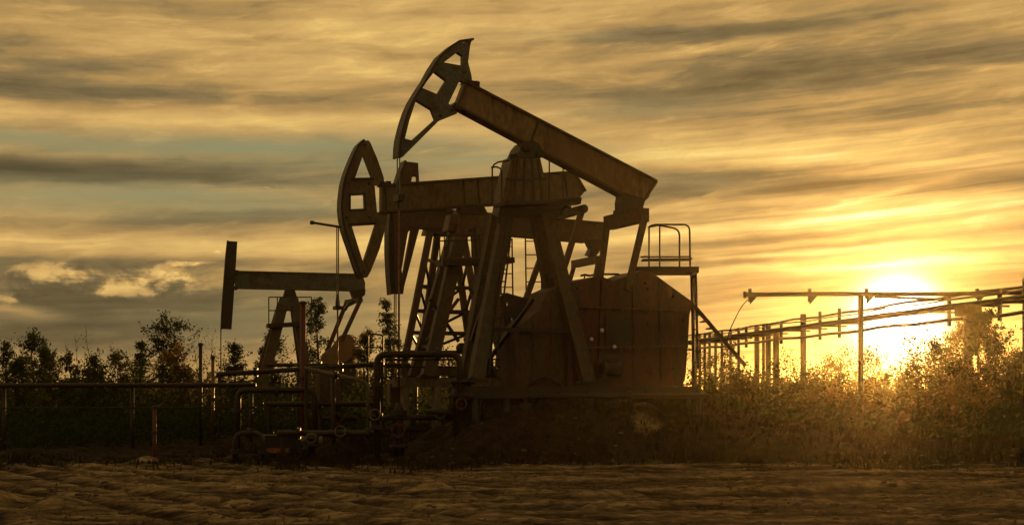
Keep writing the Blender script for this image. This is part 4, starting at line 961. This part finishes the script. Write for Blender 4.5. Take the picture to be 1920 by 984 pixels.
for px, py, D, w, k, lf, bk, dn, lab in rows:
    tree({'birch': 'sapling_tree', 'pine': 'pine_tree', 'bush': 'bush', 'bare': 'bare_tree'}[k], lab, 'bush' if k == 'bush' else 'tree', px, py, D, w, k, lf, bk, G1, dn)
rows = [
    (1345, 640, 66, 60, 'bush', 'leaf', .7, 'low bush at the foot of the stair behind the trestle'),
    (1418, 676, 44, 95, 'bush', 'leafdark', .9, 'dark rounded bush just beyond the stair stringer foot'),
    (1500, 668, 50, 110, 'bush', 'leaf', .9, 'dry golden bush under the trestle, between two steel posts'),
    (1585, 652, 56, 120, 'bush', 'leafgold', .9, 'golden bush beside the slender post of the high pipe'),
    (1668, 644, 52, 120, 'bush', 'leaf', .9, 'backlit bush standing straight below the sun'),
    (1742, 612, 50, 115, 'bush', 'leaf', 1.1, 'tall glowing bush next to the sun, loose branched'),
    (1786, 606, 54, 80, 'birch', 'leafgold', 1, 'golden birch sapling between the glowing bush and dark column tree'),
    (1838, 580, 42, 100, 'birch', 'leafdark', 4.6, 'dense dark column shaped tree under the junction box'),
    (1800, 690, 40, 100, 'bush', 'leafgold', .8, 'low nearer bush in front of the dark column tree'),
    (1890, 662, 48, 70, 'bush', 'leafdark', .9, 'bushy shrub between the dark column tree and the photo edge'),
    (1918, 646, 52, 60, 'birch', 'leafdark', .9, 'last sapling at the photo edge past the dark column tree'),
    (1640, 706, 40, 120, 'bush', 'weed', .7, 'straggly low shrub in front of the backlit sun bush'),
    (1375, 705, 40, 60, 'bush', 'weed', .7, 'small weedy shrub beside the stair foot'),
]
for px, py, D, w, k, lf, dn, lab in rows:
    tree({'birch': 'sapling_tree', 'bush': 'bush'}[k], lab, 'bush' if k == 'bush' else 'tree', px, py, D, w, k, lf, 'bark', G2, dn * 1.25)

# undergrowth and weeds: too many to count
def scatter(name, mname, n, area, hgt, kind, seed, clump=.5):
    r = random.Random(seed); mb = MB()
    while n > 0:
        x, y = area(r)
        if x is None: continue
        m = r.randint(4, 10); n -= m; z = gz(x, y); H = hgt * r.uniform(.45, 1.25) * max(.18, min(1.25, .72 + 1.5 * noise.noise(Vector((x * .33, y * .21, seed)))))
        for _ in range(m):
            px_, py_ = x + r.gauss(0, clump), y + r.gauss(0, clump)
            if kind == 'blade':
                a = r.uniform(0, 6.28); L = H * r.uniform(.5, 1.1); dx_, dy_ = math.cos(a), math.sin(a); b = L * r.uniform(.15, .55); w = .012 + .008 * r.random() + y * .00012
                p = Vector((px_, py_, z - .03)); s = Vector((-dy_, dx_, 0)) * w; mid = p + Vector((dx_ * b * .35, dy_ * b * .35, L * .6)); tip = p + Vector((dx_ * b, dy_ * b, L))
                mb.add([p - s, p + s, mid + s * .8, mid - s * .8, tip], [(0, 1, 2, 3), (3, 2, 4)])
            else:
                p = Vector((px_, py_, z + H * r.random() ** .8)); a = Vector((r.gauss(0, 1), r.gauss(0, 1), r.gauss(0, 1))).normalized(); b = a.orthogonal().normalized(); s = (.045 + y * .0006) * r.uniform(.6, 1.3); c = a.cross(b)
                mb.add([p - b * s, p + c * s * .6, p + b * s, p - c * s * .6], [(0, 1, 2, 3)])
    o = mb.build(name, M[mname]); struct(o, 'stuff'); o['label'] = {'undergrowth': 'dark leafy undergrowth thick behind the rail fence', 'dry_grass': 'dry grass and weeds on the bank under the pumps', 'bank_plants': 'low plants covering the face of the bank, coloured dark for its shade', 'straw': 'thin dry stalks lying over the churned yard', 'scrub': 'low leafy scrub filling the ground below the pipe trestle', 'weeds': 'backlit dry weeds around the trestle posts', 'sparse_grass': 'short dry grass tufts at the yard edge'}[name]
    return o
def left_area(r):
    y = r.uniform(40.6, 74); return r.uniform(-.44 * y, -.05 * y), y
scatter('undergrowth', 'leafdark', 60000, left_area, 1.7, 'leaf', 1, .6)
def bank_area(r):
    y = 36.8 + 12 * r.random() ** 1.6; return r.uniform(-4.5, 18), y
scatter('dry_grass', 'shadeweed', 16000, bank_area, .36, 'blade', 2, .3)
def face_area(r):
    return r.uniform(-1.2, 15), r.uniform(33.2, 36.5)
scatter('bank_plants', 'shadeweed', 11000, face_area, .20, 'blade', 7, .25)
def sun_area(r):
    y = r.uniform(37.5, 62); return r.uniform(.12 * y, .45 * y), y
scatter('weeds', 'weed', 16000, sun_area, .6, 'blade', 3, .5)
def scrub_area(r):
    y = r.uniform(36.5, 66); return r.uniform(.10 * y, .46 * y), y
scatter('scrub', 'leafdark', 38000, scrub_area, .95, 'leaf', 13, .5)
def edge_area(r):
    x = r.uniform(-16, 15); return x, max(28.5, r.gauss(34.2 + 1.1 * math.sin(x * .55) + .6 * math.sin(x * 1.9 + 1), 1.5))
scatter('sparse_grass', 'shadeweed', 12000, edge_area, .2, 'blade', 4, .25)
def yard_area(r):
    y = 16 + 17 * r.random(); return r.uniform(-.43, .43) * y, y
scatter('straw', 'straw', 2600, yard_area, .10, 'blade', 17, .35)
# far wood along the horizon
def far_wood():
    r = random.Random(9); mb = MB()
    for k in range(900):
        a = R(r.uniform(-28, 28)); d = r.uniform(240, 420); x, y = d * math.sin(a), d * math.cos(a); H = r.uniform(3.5, 7.5) * (.8 + .4 * noise.noise(Vector((a * 14, 0, 0))))
        mb.tube([(x, y, -1), (x, y, H * .9)], .12, 4, .03)
        for _ in range(26):
            f = r.random(); s = r.uniform(.25, .6); p = Vector((x + r.gauss(0, .9) * (1.1 - f), y + r.gauss(0, .9), H * (.15 + .85 * f))); q = Vector((r.gauss(0, 1), r.gauss(0, 1), r.gauss(0, 1))).normalized(); b = q.orthogonal().normalized() * s; c = q.cross(b) * .7
            mb.add([p - b, p + c, p + b, p - c], [(0, 1, 2, 3)])
    o = mb.build('far_wood', M['leafdark']); struct(o, 'stuff'); o['label'] = 'distant low wood along the horizon'
far_wood()
# clods and stones thrown up in the yard
def clods():
    r = random.Random(21); mb = MB()
    for k in range(7000):
        y = 15.5 + 21 * r.random() ** 1.2; x = r.uniform(-.43, .43) * y; s = .012 + .075 * r.random() ** 5; z = gz(x, y)
        vs = []; ox, oy = r.uniform(.6, 1.5), r.uniform(.6, 1.5)
        for k2, zz in ((1.0, -.3), (.85, .25)):
            for a in range(5):
                t = a * 1.2566 + k2 * 3; q = s * k2 * r.uniform(.7, 1.25); vs.append((x + q * ox * math.cos(t), y + q * oy * math.sin(t), z + s * zz * r.uniform(.8, 1.2)))
        vs.append((x, y, z + s * r.uniform(.4, .65)))
        mb.add(vs, [(i, (i + 1) % 5, 5 + (i + 1) % 5, 5 + i) for i in range(5)] + [(5 + i, 5 + (i + 1) % 5, 10) for i in range(5)])
    o = mb.build('dirt_clods', M['clod']); struct(o, 'stuff'); o['label'] = 'small clods and stones strewn over the churned yard'
M['clod'] = mat('clod', (0.16, 0.11, 0.06), (0.09, 0.06, 0.03), .5, 4, .95)
clods()

# ================================================================== evening haze
def haze():
    me = bpy.data.meshes.new('haze'); mb = MB().box((0, 0, 4.9), (6400, 6400, 13.6)); me.from_pydata(mb.v, [], mb.f)
    m = bpy.data.materials.new('haze'); m.use_nodes = True; t = m.node_tree; t.nodes.remove(t.nodes['Principled BSDF'])
    v = t.nodes.new('ShaderNodeVolumePrincipled'); v.inputs['Color'].default_value = (0.95, 0.74, 0.42, 1); v.inputs['Density'].default_value = HAZE_DENSITY; v.inputs['Anisotropy'].default_value = HAZE_G
    t.links.new(v.outputs[0], t.nodes['Material Output'].inputs['Volume']); me.materials.append(m)
    o = bpy.data.objects.new('haze', me); col.objects.link(o); o['kind'] = 'stuff'; o['label'] = 'golden evening haze'
HAZE_DENSITY, HAZE_G = 0.00019, 0.925
haze()
